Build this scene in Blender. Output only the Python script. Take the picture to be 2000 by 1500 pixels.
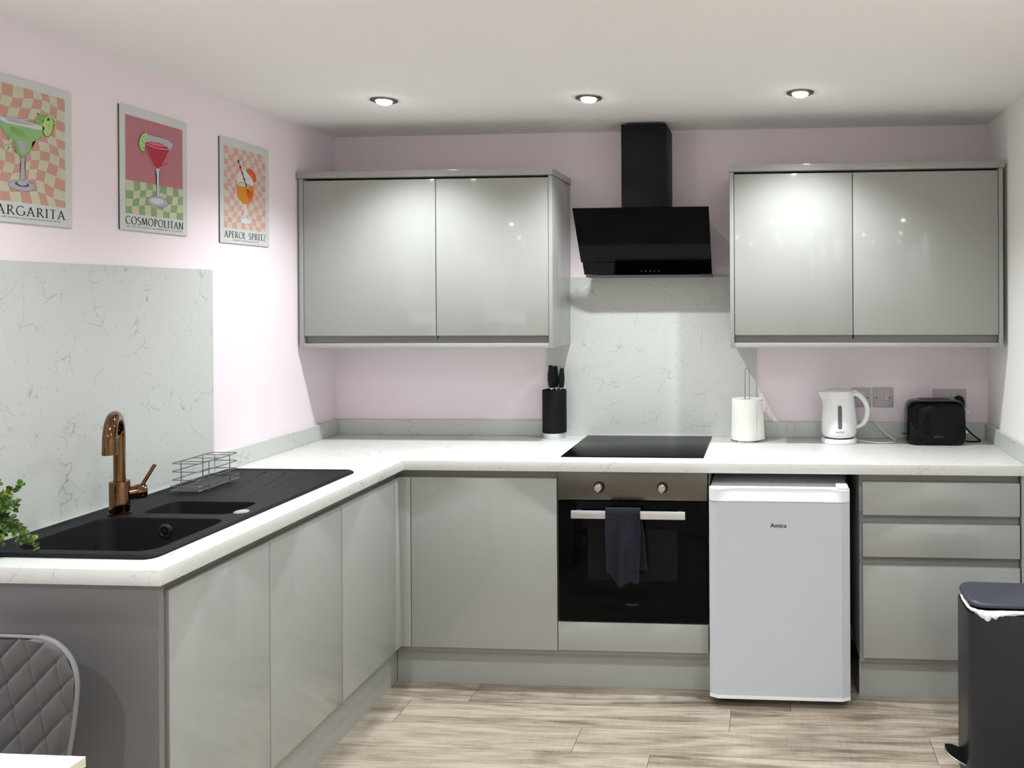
import bpy, bmesh, math, random
from mathutils import Vector, Matrix, noise
PI = math.pi
rnd = random.Random(7)
for o in list(bpy.data.objects): bpy.data.objects.remove(o)
S = bpy.context.scene
COL = S.collection

# ------------------------------------------------------------------ camera
F, CX, CY = 1587.68, 1390.28, 581.39
YAW, PIT, ROL = 0.06935, -0.002564, 0.0051916
CAM = Vector((2.0629, -3.7509, 1.5756))
fwd = Vector((-math.sin(YAW)*math.cos(PIT), math.cos(YAW)*math.cos(PIT), math.sin(PIT)))
rt = Vector((math.cos(YAW), math.sin(YAW), 0))
dn = fwd.cross(rt)
r2 = rt*math.cos(ROL) + dn*math.sin(ROL)
d2 = -rt*math.sin(ROL) + dn*math.cos(ROL)
cd = bpy.data.cameras.new('camera'); cam = bpy.data.objects.new('camera', cd); COL.objects.link(cam)
M = Matrix.Identity(4)
for i in range(3):
    M[i][0] = r2[i]; M[i][1] = -d2[i]; M[i][2] = -fwd[i]; M[i][3] = CAM[i]
cam.matrix_world = M
cd.sensor_fit = 'HORIZONTAL'; cd.sensor_width = 36.0; cd.lens = 36.0*F/2000
cd.shift_x = -(CX-1000)/2000; cd.shift_y = (CY-750)/2000
cd.clip_start = 0.05
S.camera = cam

# ------------------------------------------------------------------ world, exposure, lamps
w = bpy.data.worlds.new('world'); S.world = w; w.use_nodes = True
w.node_tree.nodes['Background'].inputs[0].default_value = (0.9, 0.95, 1, 1)
w.node_tree.nodes['Background'].inputs[1].default_value = 0.02
S.view_settings.view_transform = 'Standard'; S.view_settings.look = 'None'
S.view_settings.exposure = 0.14; S.view_settings.gamma = 1.0
S.view_settings.use_curve_mapping = False

ZC = 2.341          # ceiling height
XR = 3.0507         # right wall
YR = -6.4           # rear wall, behind the camera
LAMPS = [(0.579, -0.69), (1.376, -0.655), (2.187, -0.664)]          # the three in view
LAMPS_REAR = [(0.62, -2.15), (1.86, -2.2), (2.72, -2.15), (0.62, -3.45), (1.84, -3.4), (2.72, -3.3), (0.62, -4.9), (1.84, -4.9), (2.72, -4.9)]
LAMP_W, LAMP_WR = 56.0, 48.0
BEAM, BEAM_REAR = 128, 140
LAMP_COL = (0.95, 0.985, 1.02)

# ------------------------------------------------------------------ object helpers
ORG = {}
def tag(o, label=None, cat=None, group=None, kind=None):
    if label: o['label'] = label
    if cat: o['category'] = cat
    if group: o['group'] = group
    if kind: o['kind'] = kind
    return o
def thing(name, label, cat, loc, group=None):
    o = bpy.data.objects.new(name, None); COL.objects.link(o)
    o.location = loc; o.empty_display_size = 0.05
    ORG[o.name] = Vector(loc)
    return tag(o, label, cat, group)

class MB:
    """collects shapes in world coordinates, several material slots"""
    def __init__(s): s.bm = bmesh.new(); s.m = 0
    def _take(s, t):
        for f in t.faces: f.material_index = s.m
        me = bpy.data.meshes.new('t'); t.to_mesh(me); t.free()
        s.bm.from_mesh(me); bpy.data.meshes.remove(me)
        return s
    def box(s, x0, x1, y0, y1, z0, z1, bev=0.0, seg=2, M=None):
        t = bmesh.new()
        r = bmesh.ops.create_cube(t, size=1)
        for v in t.verts:
            v.co = Vector(((x0+x1)/2+v.co.x*abs(x1-x0), (y0+y1)/2+v.co.y*abs(y1-y0), (z0+z1)/2+v.co.z*abs(z1-z0)))
        if bev > 0: bmesh.ops.bevel(t, geom=t.edges[:], offset=bev, segments=seg, affect='EDGES', profile=0.5)
        if M is not None: bmesh.ops.transform(t, matrix=M, verts=t.verts)
        return s._take(t)
    def loft(s, rings, closed=True, cap=True):
        t = bmesh.new(); R = [[t.verts.new(p) for p in r] for r in rings]
        n = len(R[0])
        for a, b in zip(R, R[1:]):
            for i in range(n if closed else n-1):
                j = (i+1) % n
                try: t.faces.new((a[i], a[j], b[j], b[i]))
                except ValueError: pass
        if cap and closed:
            t.faces.new(R[0][::-1]); t.faces.new(R[-1])
        bmesh.ops.recalc_face_normals(t, faces=t.faces)
        return s._take(t)
    def lathe(s, c, prof, n=32, ax=None, sx=1, sy=1, cap=True):
        """prof: (r, h) list along axis ax from centre c"""
        ax = Vector(ax or (0, 0, 1)).normalized()
        a = ax.orthogonal().normalized() if abs(ax.z) < 0.999 else Vector((1, 0, 0))
        b = ax.cross(a).normalized(); c = Vector(c)
        return s.loft([[c + ax*h + a*(r*sx*math.cos(2*PI*i/n)) + b*(r*sy*math.sin(2*PI*i/n)) for i in range(n)] for r, h in prof], cap=cap)
    def tube(s, pts, r, n=8, cap=True, closed=False):
        pts = [Vector(p) for p in pts]; rr = r if isinstance(r, (list, tuple)) else [r]*len(pts)
        rings = []; up = None; N = len(pts)
        for i, p in enumerate(pts):
            if closed: d = pts[(i+1) % N]-pts[i-1]
            else: d = (pts[min(i+1, N-1)]-pts[max(i-1, 0)])
            d.normalize()
            if up is None: up = d.orthogonal().normalized()
            up = (up - d*up.dot(d)).normalized(); q = d.cross(up)
            rings.append([p + up*(rr[i]*math.cos(2*PI*k/n)) + q*(rr[i]*math.sin(2*PI*k/n)) for k in range(n)])
        if closed:
            rings.append(rings[0][:]); return s.loft(rings, cap=False)
        return s.loft(rings, cap=cap)
    def grid(s, fn, nu, nv, keep=None):
        t = bmesh.new(); V = [[t.verts.new(fn(i/nu, j/nv)) for j in range(nv+1)] for i in range(nu+1)]
        for i in range(nu):
            for j in range(nv): t.faces.new((V[i][j], V[i+1][j], V[i+1][j+1], V[i][j+1]))
        return s._take(t)
    def poly(s, pts):
        t = bmesh.new(); t.faces.new([t.verts.new(p) for p in pts])
        return s._take(t)
    def holed(s, outer, holes):
        """flat plate with holes, coplanar loops"""
        t = bmesh.new()
        for lp in [outer]+holes:
            vs = [t.verts.new(p) for p in lp]
            for i in range(len(vs)): t.edges.new((vs[i], vs[(i+1) % len(vs)]))
        bmesh.ops.triangle_fill(t, use_beauty=True, edges=t.edges[:])
        # drop faces that fell inside a hole
        def inside(p, lp):
            c = False; n = len(lp)
            for i in range(n):
                a, b = lp[i], lp[(i+1) % n]
                if (a[1] > p.y) != (b[1] > p.y) and p.x < (b[0]-a[0])*(p.y-a[1])/(b[1]-a[1]+1e-12)+a[0]: c = not c
            return c
        bad = [f for f in t.faces if any(inside(f.calc_center_median(), h) for h in holes)]
        if bad: bmesh.ops.delete(t, geom=bad, context='FACES_ONLY')
        for f in t.faces:
            if f.normal.z < 0: f.normal_flip()
        return s._take(t)
    def cells(s, xs, ys, mask, z0, z1, bev=0.0):
        """slab made of grid cells; walls only at the outer border"""
        t = bmesh.new(); V = {}
        def v(i, j, z):
            k = (i, j, z)
            if k not in V: V[k] = t.verts.new((xs[i], ys[j], z))
            return V[k]
        on = lambda i, j: 0 <= i < len(xs)-1 and 0 <= j < len(ys)-1 and mask(i, j)
        for i in range(len(xs)-1):
            for j in range(len(ys)-1):
                if not on(i, j): continue
                t.faces.new((v(i, j, z1), v(i+1, j, z1), v(i+1, j+1, z1), v(i, j+1, z1)))
                t.faces.new((v(i, j+1, z0), v(i+1, j+1, z0), v(i+1, j, z0), v(i, j, z0)))
                for di, dj, a, b in ((0, -1, (i, j), (i+1, j)), (1, 0, (i+1, j), (i+1, j+1)), (0, 1, (i+1, j+1), (i, j+1)), (-1, 0, (i, j+1), (i, j))):
                    if not on(i+di, j+dj):
                        t.faces.new((v(*a, z0), v(*b, z0), v(*b, z1), v(*a, z1)))
        bmesh.ops.recalc_face_normals(t, faces=t.faces)
        if bev:
            e = [e for e in t.edges if len(e.link_faces) == 2 and e.calc_face_angle(0) > 0.5]
            bmesh.ops.bevel(t, geom=e, offset=bev, segments=2, affect='EDGES', profile=0.5)
        return s._take(t)
    def text(s, body, P, X, Y, width, height=None, ext=0.0003):
        """sans lettering: P = lower left, X right, Y up"""
        c = bpy.data.curves.new('t', 'FONT'); c.body = body; c.size = 1; c.extrude = 0.0
        o = bpy.data.objects.new('t', c); COL.objects.link(o)
        dg = bpy.context.evaluated_depsgraph_get(); me = o.evaluated_get(dg).to_mesh()
        xs = [v.co.x for v in me.vertices]; ys = [v.co.y for v in me.vertices]
        x0, x1, y0, y1 = min(xs), max(xs), min(ys), max(ys)
        k = width/(x1-x0); kh = (height/(y1-y0)) if height else k
        t = bmesh.new(); t.from_mesh(me)
        X = Vector(X); Y = Vector(Y); P = Vector(P); N = X.cross(Y)
        for v in t.verts: v.co = P + X*((v.co.x-x0)*k) + Y*((v.co.y-y0)*kh) + N*ext
        o.evaluated_get(dg).to_mesh_clear()
        bpy.data.objects.remove(o); bpy.data.curves.remove(c)
        return s._take(t)
    def build(s, name, mats, parent=None, smooth=None, origin=None):
        if not isinstance(mats, (list, tuple)): mats = [mats]
        co = [v.co for v in s.bm.verts]
        if parent is not None: org = ORG[parent.name]
        elif origin is not None: org = Vector(origin)
        else:
            org = Vector(((min(c.x for c in co)+max(c.x for c in co))/2, (min(c.y for c in co)+max(c.y for c in co))/2, min(c.z for c in co)))
        for v in s.bm.verts: v.co -= org
        me = bpy.data.meshes.new(name); s.bm.to_mesh(me); s.bm.free()
        for m in mats: me.materials.append(m)
        o = bpy.data.objects.new(name, me); COL.objects.link(o)
        if parent is not None: o.parent = parent
        else: o.location = org
        ORG[o.name] = org
        if smooth:
            for p in me.polygons: p.use_smooth = True
            me.set_sharp_from_angle(angle=math.radians(smooth))
        return o

def rrect(x0, x1, y0, y1, r, z, n=5):
    P = []
    for cx, cy, a in ((x1-r, y1-r, 0), (x0+r, y1-r, 90), (x0+r, y0+r, 180), (x1-r, y0+r, 270)):
        for k in range(n+1):
            t = math.radians(a+90*k/n); P.append((cx+r*math.cos(t), cy+r*math.sin(t), z))
    return P
def catmull(P, n=8):
    P = [Vector(p) for p in P]; Q = [P[0]*2-P[1]]+P+[P[-1]*2-P[-2]]; out = []
    for i in range(1, len(Q)-2):
        a, b, c, d = Q[i-1:i+3]
        for k in range(n):
            t = k/n; out.append(0.5*((2*b)+(c-a)*t+(2*a-5*b+4*c-d)*t*t+(3*b-a-3*c+d)*t**3))
    out.append(P[-1]); return out

# ------------------------------------------------------------------ materials
def srgb(r, g, b):
    f = lambda c: ((c/255+0.055)/1.055)**2.4 if c > 10 else c/255/12.92
    return (f(r), f(g), f(b), 1)
def mat(name, col, rough=0.5, metal=0.0, coat=0.0, var=0.03, scale=6.0, bump=0.0, bscale=200.0, spec=0.5, emis=None, trans=0.0):
    m = bpy.data.materials.new(name); m.use_nodes = True; nt = m.node_tree; b = nt.nodes['Principled BSDF']
    c = srgb(*col)
    tc = nt.nodes.new('ShaderNodeTexCoord'); ns = nt.nodes.new('ShaderNodeTexNoise'); ns.inputs['Scale'].default_value = scale
    ns.inputs['Detail'].default_value = 3
    nt.links.new(tc.outputs['Object'], ns.inputs['Vector'])
    mx = nt.nodes.new('ShaderNodeMix'); mx.data_type = 'RGBA'
    mx.inputs[6].default_value = tuple(x*(1-var) for x in c[:3])+(1,); mx.inputs[7].default_value = tuple(min(1, x*(1+var)) for x in c[:3])+(1,)
    nt.links.new(ns.outputs['Fac'], mx.inputs[0]); nt.links.new(mx.outputs[2], b.inputs['Base Color'])
    b.inputs['Roughness'].default_value = rough; b.inputs['Metallic'].default_value = metal
    b.inputs['Coat Weight'].default_value = coat; b.inputs['Coat Roughness'].default_value = 0.03
    b.inputs['Specular IOR Level'].default_value = spec
    b.inputs['Transmission Weight'].default_value = trans
    if bump:
        n2 = nt.nodes.new('ShaderNodeTexNoise'); n2.inputs['Scale'].default_value = bscale; n2.inputs['Detail'].default_value = 2
        nt.links.new(tc.outputs['Object'], n2.inputs['Vector'])
        bp = nt.nodes.new('ShaderNodeBump'); bp.inputs['Strength'].default_value = bump; bp.inputs['Distance'].default_value = 0.002
        nt.links.new(n2.outputs['Fac'], bp.inputs['Height']); nt.links.new(bp.outputs['Normal'], b.inputs['Normal'])
    if emis:
        b.inputs['Emission Color'].default_value = emis[0]+(1,); b.inputs['Emission Strength'].default_value = emis[1]
    return m

def marble(name, col, dark, rough):
    m = mat(name, col, rough, var=0.025, scale=3)
    nt = m.node_tree; b = nt.nodes['Principled BSDF']; L = nt.links
    base = b.inputs['Base Color'].links[0].from_socket
    tc = nt.nodes.new('ShaderNodeTexCoord')
    wn = nt.nodes.new('ShaderNodeTexNoise'); wn.inputs['Scale'].default_value = 5; wn.inputs['Detail'].default_value = 6
    geo = nt.nodes.new('ShaderNodeNewGeometry')
    L.new(geo.outputs['Position'], wn.inputs['Vector'])
    add = nt.nodes.new('ShaderNodeMixRGB'); add.blend_type = 'LINEAR_LIGHT'; add.inputs[0].default_value = 0.16
    L.new(geo.outputs['Position'], add.inputs[1]); L.new(wn.outputs['Color'], add.inputs[2])
    vo = nt.nodes.new('ShaderNodeTexVoronoi'); vo.feature = 'DISTANCE_TO_EDGE'; vo.inputs['Scale'].default_value = 7.5
    L.new(add.outputs[0], vo.inputs['Vector'])
    r1 = nt.nodes.new('ShaderNodeMapRange'); r1.inputs[1].default_value = 0.0; r1.inputs[2].default_value = 0.017; r1.inputs[3].default_value = 1; r1.inputs[4].default_value = 0
    L.new(vo.outputs['Distance'], r1.inputs[0])
    # break veins up
    n2 = nt.nodes.new('ShaderNodeTexNoise'); n2.inputs['Scale'].default_value = 11; n2.inputs['Detail'].default_value = 5; L.new(geo.outputs['Position'], n2.inputs['Vector'])
    r2_ = nt.nodes.new('ShaderNodeMapRange'); r2_.inputs[1].default_value = 0.47; r2_.inputs[2].default_value = 0.66; L.new(n2.outputs['Fac'], r2_.inputs[0])
    mu = nt.nodes.new('ShaderNodeMath'); mu.operation = 'MULTIPLY'; L.new(r1.outputs[0], mu.inputs[0]); L.new(r2_.outputs[0], mu.inputs[1])
    # specks
    n3 = nt.nodes.new('ShaderNodeTexNoise'); n3.inputs['Scale'].default_value = 75; n3.inputs['Detail'].default_value = 3; L.new(geo.outputs['Position'], n3.inputs['Vector'])
    r3 = nt.nodes.new('ShaderNodeMapRange'); r3.inputs[1].default_value = 0.64; r3.inputs[2].default_value = 0.74; r3.inputs[4].default_value = 0.5; L.new(n3.outputs['Fac'], r3.inputs[0])
    mxx = nt.nodes.new('ShaderNodeMath'); mxx.operation = 'MAXIMUM'; L.new(mu.outputs[0], mxx.inputs[0]); L.new(r3.outputs[0], mxx.inputs[1])
    sc = nt.nodes.new('ShaderNodeMath'); sc.operation = 'MULTIPLY'; sc.inputs[1].default_value = 0.7; L.new(mxx.outputs[0], sc.inputs[0])
    mx = nt.nodes.new('ShaderNodeMix'); mx.data_type = 'RGBA'; L.new(sc.outputs[0], mx.inputs[0]); L.new(base, mx.inputs[6]); mx.inputs[7].default_value = srgb(*dark)
    L.new(mx.outputs[2], b.inputs['Base Color'])
    return m

def floor_mat():
    m = bpy.data.materials.new('oak laminate'); m.use_nodes = True; nt = m.node_tree; L = nt.links; b = nt.nodes['Principled BSDF']
    geo = nt.nodes.new('ShaderNodeNewGeometry'); sp = nt.nodes.new('ShaderNodeSeparateXYZ'); L.new(geo.outputs['Position'], sp.inputs[0])
    def mth(op, a, b_=None, c=None):
        n = nt.nodes.new('ShaderNodeMath'); n.operation = op
        for i, q in enumerate((a, b_, c)):
            if q is None: continue
            if isinstance(q, (int, float)): n.inputs[i].default_value = q
            else: L.new(q, n.inputs[i])
        return n.outputs[0]
    W, LEN = 0.16, 1.25
    v = mth('DIVIDE', mth('ADD', sp.outputs['Y'], 0.825+16), W); row = mth('FLOOR', v); fv = mth('FRACT', v)
    # row offsets: known joints for the rows in view, from a smooth pattern
    off = mth('FRACT', mth('MULTIPLY', mth('SINE', mth('MULTIPLY', row, 12.9898)), 43758.5))
    # rows in view: idx = 100 -> y -0.825..-0.665
    def sel(idx, x0, prev):
        cmp_ = nt.nodes.new('ShaderNodeMath'); cmp_.operation = 'COMPARE'; cmp_.inputs[2].default_value = 0.4
        L.new(row, cmp_.inputs[0]); cmp_.inputs[1].default_value = idx
        mx = nt.nodes.new('ShaderNodeMix'); mx.data_type = 'FLOAT'; L.new(cmp_.outputs[0], mx.inputs[0]); L.new(prev, mx.inputs[2]); mx.inputs[3].default_value = (-(x0)/LEN) % 1
        return mx.outputs[0]
    off = sel(100, 1.914, off); off = sel(99, 1.375, off); off = sel(98, 1.65, off); off = sel(101, 0.89, off)
    u = mth('ADD', mth('DIVIDE', sp.outputs['X'], LEN), off); pl = mth('FLOOR', u); fu = mth('FRACT', u)
    # per plank random
    cb = nt.nodes.new('ShaderNodeCombineXYZ'); L.new(pl, cb.inputs[0]); L.new(row, cb.inputs[1])
    wn = nt.nodes.new('ShaderNodeTexWhiteNoise'); wn.noise_dimensions = '3D'; L.new(cb.outputs[0], wn.inputs['Vector'])
    # grain
    cg = nt.nodes.new('ShaderNodeCombineXYZ'); L.new(mth('ADD', sp.outputs['X'], mth('MULTIPLY', wn.outputs['Value'], 37)), cg.inputs[0]); L.new(mth('ADD', mth('MULTIPLY', sp.outputs['Y'], 1.0), mth('MULTIPLY', wn.outputs['Value'], 11)), cg.inputs[1])
    def nz(sx, sy, det, dist=0.0, rough=0.6):
        mp = nt.nodes.new('ShaderNodeMapping'); mp.inputs['Scale'].default_value = (sx, sy, 1); L.new(cg.outputs[0], mp.inputs[0])
        n = nt.nodes.new('ShaderNodeTexNoise'); n.inputs['Scale'].default_value = 1; n.inputs['Detail'].default_value = det; n.inputs['Distortion'].default_value = dist; n.inputs['Roughness'].default_value = rough
        L.new(mp.outputs[0], n.inputs['Vector']); return n.outputs['Fac']
    g1 = nz(1.6, 13, 6, 1.2); g2 = nz(6, 110, 4, 0.4); g3 = nz(2.2, 5, 3, 0.5); g4 = nz(90, 6, 3, 0.8)
    a = mth('ADD', mth('MULTIPLY', g1, 0.62), mth('ADD', mth('MULTIPLY', g2, 0.28), mth('MULTIPLY', g3, 0.22)))
    a = mth('ADD', a, mth('MULTIPLY', g4, 0.06)); a = mth('SUBTRACT', a, -0.0)
    a = mth('ADD', a, mth('MULTIPLY', mth('SUBTRACT', wn.outputs['Value'], 0.5), 0.06))
    cr = nt.nodes.new('ShaderNodeValToRGB'); L.new(a, cr.inputs[0]); e = cr.color_ramp.elements
    e[0].position = 0.42; e[0].color = srgb(88, 77, 67); e[1].position = 0.80; e[1].color = srgb(192, 183, 167)
    for p, c in ((0.50, (123, 109, 99)), (0.575, (151, 138, 127)), (0.66, (173, 162, 150))):
        q = cr.color_ramp.elements.new(p); q.color = srgb(c[0], c[1]+1, c[2]-4)
    # seams
    ev = mth('MINIMUM', fv, mth('SUBTRACT', 1, fv)); eu = mth('MINIMUM', fu, mth('SUBTRACT', 1, fu))
    s1 = mth('LESS_THAN', ev, 0.006); s2 = mth('LESS_THAN', eu, 0.0011); se = mth('MAXIMUM', s1, s2)
    mx = nt.nodes.new('ShaderNodeMix'); mx.data_type = 'RGBA'; L.new(mth('MULTIPLY', se, 0.75), mx.inputs[0]); L.new(cr.outputs[0], mx.inputs[6]); mx.inputs[7].default_value = srgb(70, 58, 48)
    L.new(mx.outputs[2], b.inputs['Base Color']); b.inputs['Roughness'].default_value = 0.42
    bp = nt.nodes.new('ShaderNodeBump'); bp.inputs['Strength'].default_value = 0.15; bp.inputs['Distance'].default_value = 0.001
    L.new(a, bp.inputs['Height']); L.new(bp.outputs['Normal'], b.inputs['Normal'])
    return m

def waffle(name, c1, c2):
    m = mat(name, c1, 0.95, bump=0.0); nt = m.node_tree; L = nt.links; b = nt.nodes['Principled BSDF']
    geo = nt.nodes.new('ShaderNodeNewGeometry'); mp = nt.nodes.new('ShaderNodeMapping'); mp.inputs['Scale'].default_value = (1, 0.3, 1)
    L.new(geo.outputs['Position'], mp.inputs[0])
    bk = nt.nodes.new('ShaderNodeTexVoronoi'); bk.inputs['Scale'].default_value = 170; bk.inputs['Randomness'].default_value = 0; bk.distance = 'CHEBYCHEV'
    L.new(mp.outputs[0], bk.inputs['Vector'])
    mx = nt.nodes.new('ShaderNodeMix'); mx.data_type = 'RGBA'; mx.inputs[6].default_value = srgb(*c2); mx.inputs[7].default_value = srgb(*c1)
    r = nt.nodes.new('ShaderNodeMapRange'); r.inputs[1].default_value = 0.2; r.inputs[2].default_value = 0.45; L.new(bk.outputs['Distance'], r.inputs[0])
    L.new(r.outputs[0], mx.inputs[0]); L.new(mx.outputs[2], b.inputs['Base Color'])
    bp = nt.nodes.new('ShaderNodeBump'); bp.inputs['Strength'].default_value = 0.8; bp.inputs['Distance'].default_value = 0.002; L.new(r.outputs[0], bp.inputs['Height']); L.new(bp.outputs['Normal'], b.inputs['Normal'])
    return m

def brushed(name, col, rough, along=(1, 1, 60), aniso=0.0):
    m = mat(name, col, rough, metal=1.0, var=0.02); nt = m.node_tree; L = nt.links; b = nt.nodes['Principled BSDF']
    tc = nt.nodes.new('ShaderNodeTexCoord'); mp = nt.nodes.new('ShaderNodeMapping'); mp.inputs['Scale'].default_value = along; L.new(tc.outputs['Object'], mp.inputs[0])
    n = nt.nodes.new('ShaderNodeTexNoise'); n.inputs['Scale'].default_value = 20; L.new(mp.outputs[0], n.inputs['Vector'])
    r = nt.nodes.new('ShaderNodeMapRange'); r.inputs[3].default_value = rough*0.8; r.inputs[4].default_value = rough*1.25; L.new(n.outputs['Fac'], r.inputs[0]); L.new(r.outputs[0], b.inputs['Roughness'])
    b.inputs['Anisotropic'].default_value = aniso
    return m

T = {}
T['ceil'] = mat('ceiling paint', (246, 244, 242), 0.9, var=0.01, bump=0.03, bscale=60)
T['pink'] = mat('pink wall paint', (242, 230, 235), 0.85, var=0.01, bump=0.03, bscale=90)
T['white_wall'] = mat('white wall paint', (243, 242, 239), 0.85, var=0.01, bump=0.03, bscale=90)
T['floor'] = floor_mat()
T['stone'] = marble('speckled white worktop', (216, 217, 212), (120, 116, 104), 0.35)
T['splash'] = marble('pale veined splashback', (200, 204, 199), (118, 122, 118), 0.4)
T['gloss'] = mat('light grey gloss', (162, 164, 159), 0.07, var=0.006, scale=1.5, spec=0.5)
T['carcass'] = mat('light grey board', (150, 152, 147), 0.45, var=0.01)
T['rail'] = mat('grey handle rail', (124, 125, 120), 0.4, var=0.02)
T['dark'] = mat('dark gap', (34, 35, 34), 0.8)
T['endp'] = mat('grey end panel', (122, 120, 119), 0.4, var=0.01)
T['sink'] = mat('charcoal composite', (24, 24, 28), 0.55, spec=0.15, var=0.08, scale=400, bump=0.08, bscale=600)
T['groove'] = mat('charcoal groove', (17, 17, 20), 0.5)
T['copper'] = mat('polished copper', (118, 88, 62), 0.08, metal=1.0, var=0.02)
T['chrome'] = mat('chrome', (205, 205, 205), 0.12, metal=1.0)
T['wire'] = mat('steel wire', (150, 152, 155), 0.3, metal=1.0)
T['steel'] = brushed('brushed steel', (112, 109, 100), 0.3, (1, 1, 60))
T['steel_light'] = brushed('satin steel bar', (222, 226, 230), 0.36, (60, 1, 1))
T['blackglass'] = mat('black glass', (3, 3, 5), 0.06, var=0.1, spec=0.09)
T['hob'] = mat('black hob glass', (8, 9, 9), 0.2, spec=0.04)
T['matblack'] = mat('matt black steel', (14, 16, 19), 0.55, var=0.05, spec=0.2)
T['hoodtrim'] = mat('dark grey trim', (62, 63, 64), 0.4)
T['window_glass'] = mat('smoked oven window', (20, 20, 21), 0.12, spec=0.09)
T['print_grey'] = mat('grey print', (70, 70, 72), 0.5)
T['print_mid'] = mat('silver print', (96, 96, 98), 0.4)
T['white_enamel'] = mat('white enamel', (194, 199, 205), 0.32, var=0.01)
T['white_plastic'] = mat('white plastic', (236, 237, 238), 0.22, var=0.01)
T['socket'] = mat('brushed socket plate', (182, 176, 178), 0.35, metal=0.0, var=0.02)
T['switch'] = mat('pale rocker switch', (196, 192, 192), 0.4)
T['gloss_black'] = mat('gloss black plastic', (5, 5, 7), 0.06, var=0.1, spec=0.18)
T['rubber'] = mat('black rubber', (11, 11, 13), 0.6, spec=0.2)
T['block'] = mat('soft black coating', (11, 13, 17), 0.6, spec=0.2)
T['paper'] = mat('kitchen paper', (240, 240, 234), 0.95, bump=0.4, bscale=350)
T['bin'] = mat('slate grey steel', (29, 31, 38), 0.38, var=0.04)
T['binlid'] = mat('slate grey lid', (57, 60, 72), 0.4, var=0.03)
T['bag'] = mat('white bin bag', (235, 236, 242), 0.4)
T['velvet'] = mat('grey velvet', (78, 76, 75), 0.9, var=0.12, scale=14)
T['velvet'].node_tree.nodes['Principled BSDF'].inputs['Sheen Weight'].default_value = 0.35
T['table'] = mat('white table top', (250, 249, 244), 0.4)
T['tedge'] = mat('cream table edge', (214, 204, 180), 0.5)
T['leaf'] = mat('green leaf', (66, 100, 38), 0.45, var=0.45, scale=45)
T['leaf2'] = mat('yellow green leaf', (116, 136, 44), 0.45, var=0.3, scale=45)
T['stalk'] = mat('plant stalk', (84, 84, 44), 0.6)
T['pot'] = mat('white ceramic pot', (225, 224, 220), 0.4)
T['soil'] = mat('potting soil', (50, 38, 30), 0.95, var=0.3, scale=80)
T['towel'] = waffle('navy waffle cloth', (7, 10, 20), (22, 28, 50))
T['bulb'] = mat('lit bulb', (255, 255, 250), 0.3, emis=((1, 0.98, 0.95), 45.0))
T['nickel'] = mat('brushed nickel ring', (120, 116, 108), 0.3, metal=0.9)
T['card'] = mat('poster card', (206, 209, 207), 0.5)
T['card_edge_shade'] = mat('shaded poster edge', (62, 58, 56), 0.6)  # shade on the poster sides, put into the colour as dark grey
T['ink'] = mat('black ink', (38, 40, 42), 0.6)
T['ink2'] = mat('faded ink', (92, 94, 95), 0.6)

# ------------------------------------------------------------------ room shell
def struct(mb, name, m):
    o = mb.build(name, m, origin=(0, 0, 0)); o['kind'] = 'structure'; return o
mb = MB(); mb.box(-0.1, XR+0.1, YR-0.1, 0.1, -0.08, 0); struct(mb, 'floor', T['floor'])
mb = MB(); mb.box(-0.1, XR+0.1, YR-0.1, 0.1, ZC, ZC+0.08); struct(mb, 'ceiling', T['ceil'])
mb = MB(); mb.box(-0.1, XR+0.1, 0, 0.1, 0, ZC); struct(mb, 'wall_back', T['pink'])
mb = MB(); mb.box(-0.1, 0, YR, 0, 0, ZC); struct(mb, 'wall_left', T['pink'])
mb = MB(); mb.box(XR, XR+0.1, YR, 0, 0, ZC); struct(mb, 'wall_right', T['white_wall'])
mb = MB(); mb.box(-0.1, XR+0.1, YR-0.1, YR, 0, ZC); struct(mb, 'wall_rear', T['white_wall'])

# ------------------------------------------------------------------ downlights
def downlight(x, y, label, power, beam):
    t = thing('downlight', label, 'ceiling light', (x, y, ZC), 'recessed ceiling downlights')
    mb = MB(); mb.lathe((x, y, ZC), [(0.052, 0.0), (0.051, -0.004), (0.045, -0.0065), (0.031, -0.006), (0.030, -0.002)], 40, cap=False)
    mb.build('ring', T['nickel'], t, smooth=40)
    mb = MB(); mb.lathe((x, y, ZC), [(0.0300, -0.001), (0.0300, -0.007), (0.026, -0.013), (0.015, -0.0175), (0.002, -0.019)], 32)
    mb.build('bulb', T['bulb'], t, smooth=60)
    ld = bpy.data.lights.new('downlight_lamp', 'SPOT'); ld.energy = power; ld.color = LAMP_COL
    ld.spot_size = math.radians(beam); ld.spot_blend = 1.0; ld.shadow_soft_size = 0.018
    lo = bpy.data.objects.new('downlight_lamp', ld); COL.objects.link(lo); lo.location = (x, y, ZC-0.04)
    return t
for (x, y), l in zip(LAMPS, ('lit recessed downlight above the left wall cabinet', 'lit recessed downlight above the extractor hood', 'lit recessed downlight above the right wall cabinet')):
    downlight(x, y, l, LAMP_W, BEAM)
for (x, y) in LAMPS_REAR:
    side = 'left wall' if x < 1 else 'right wall' if x > 2.5 else 'middle of the room'
    row = 'second' if y > -2.5 else 'third' if y > -4 else 'fourth'
    downlight(x, y, 'lit downlight of the %s row from the kitchen, near the %s' % (row, side), LAMP_WR, BEAM_REAR)

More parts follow.
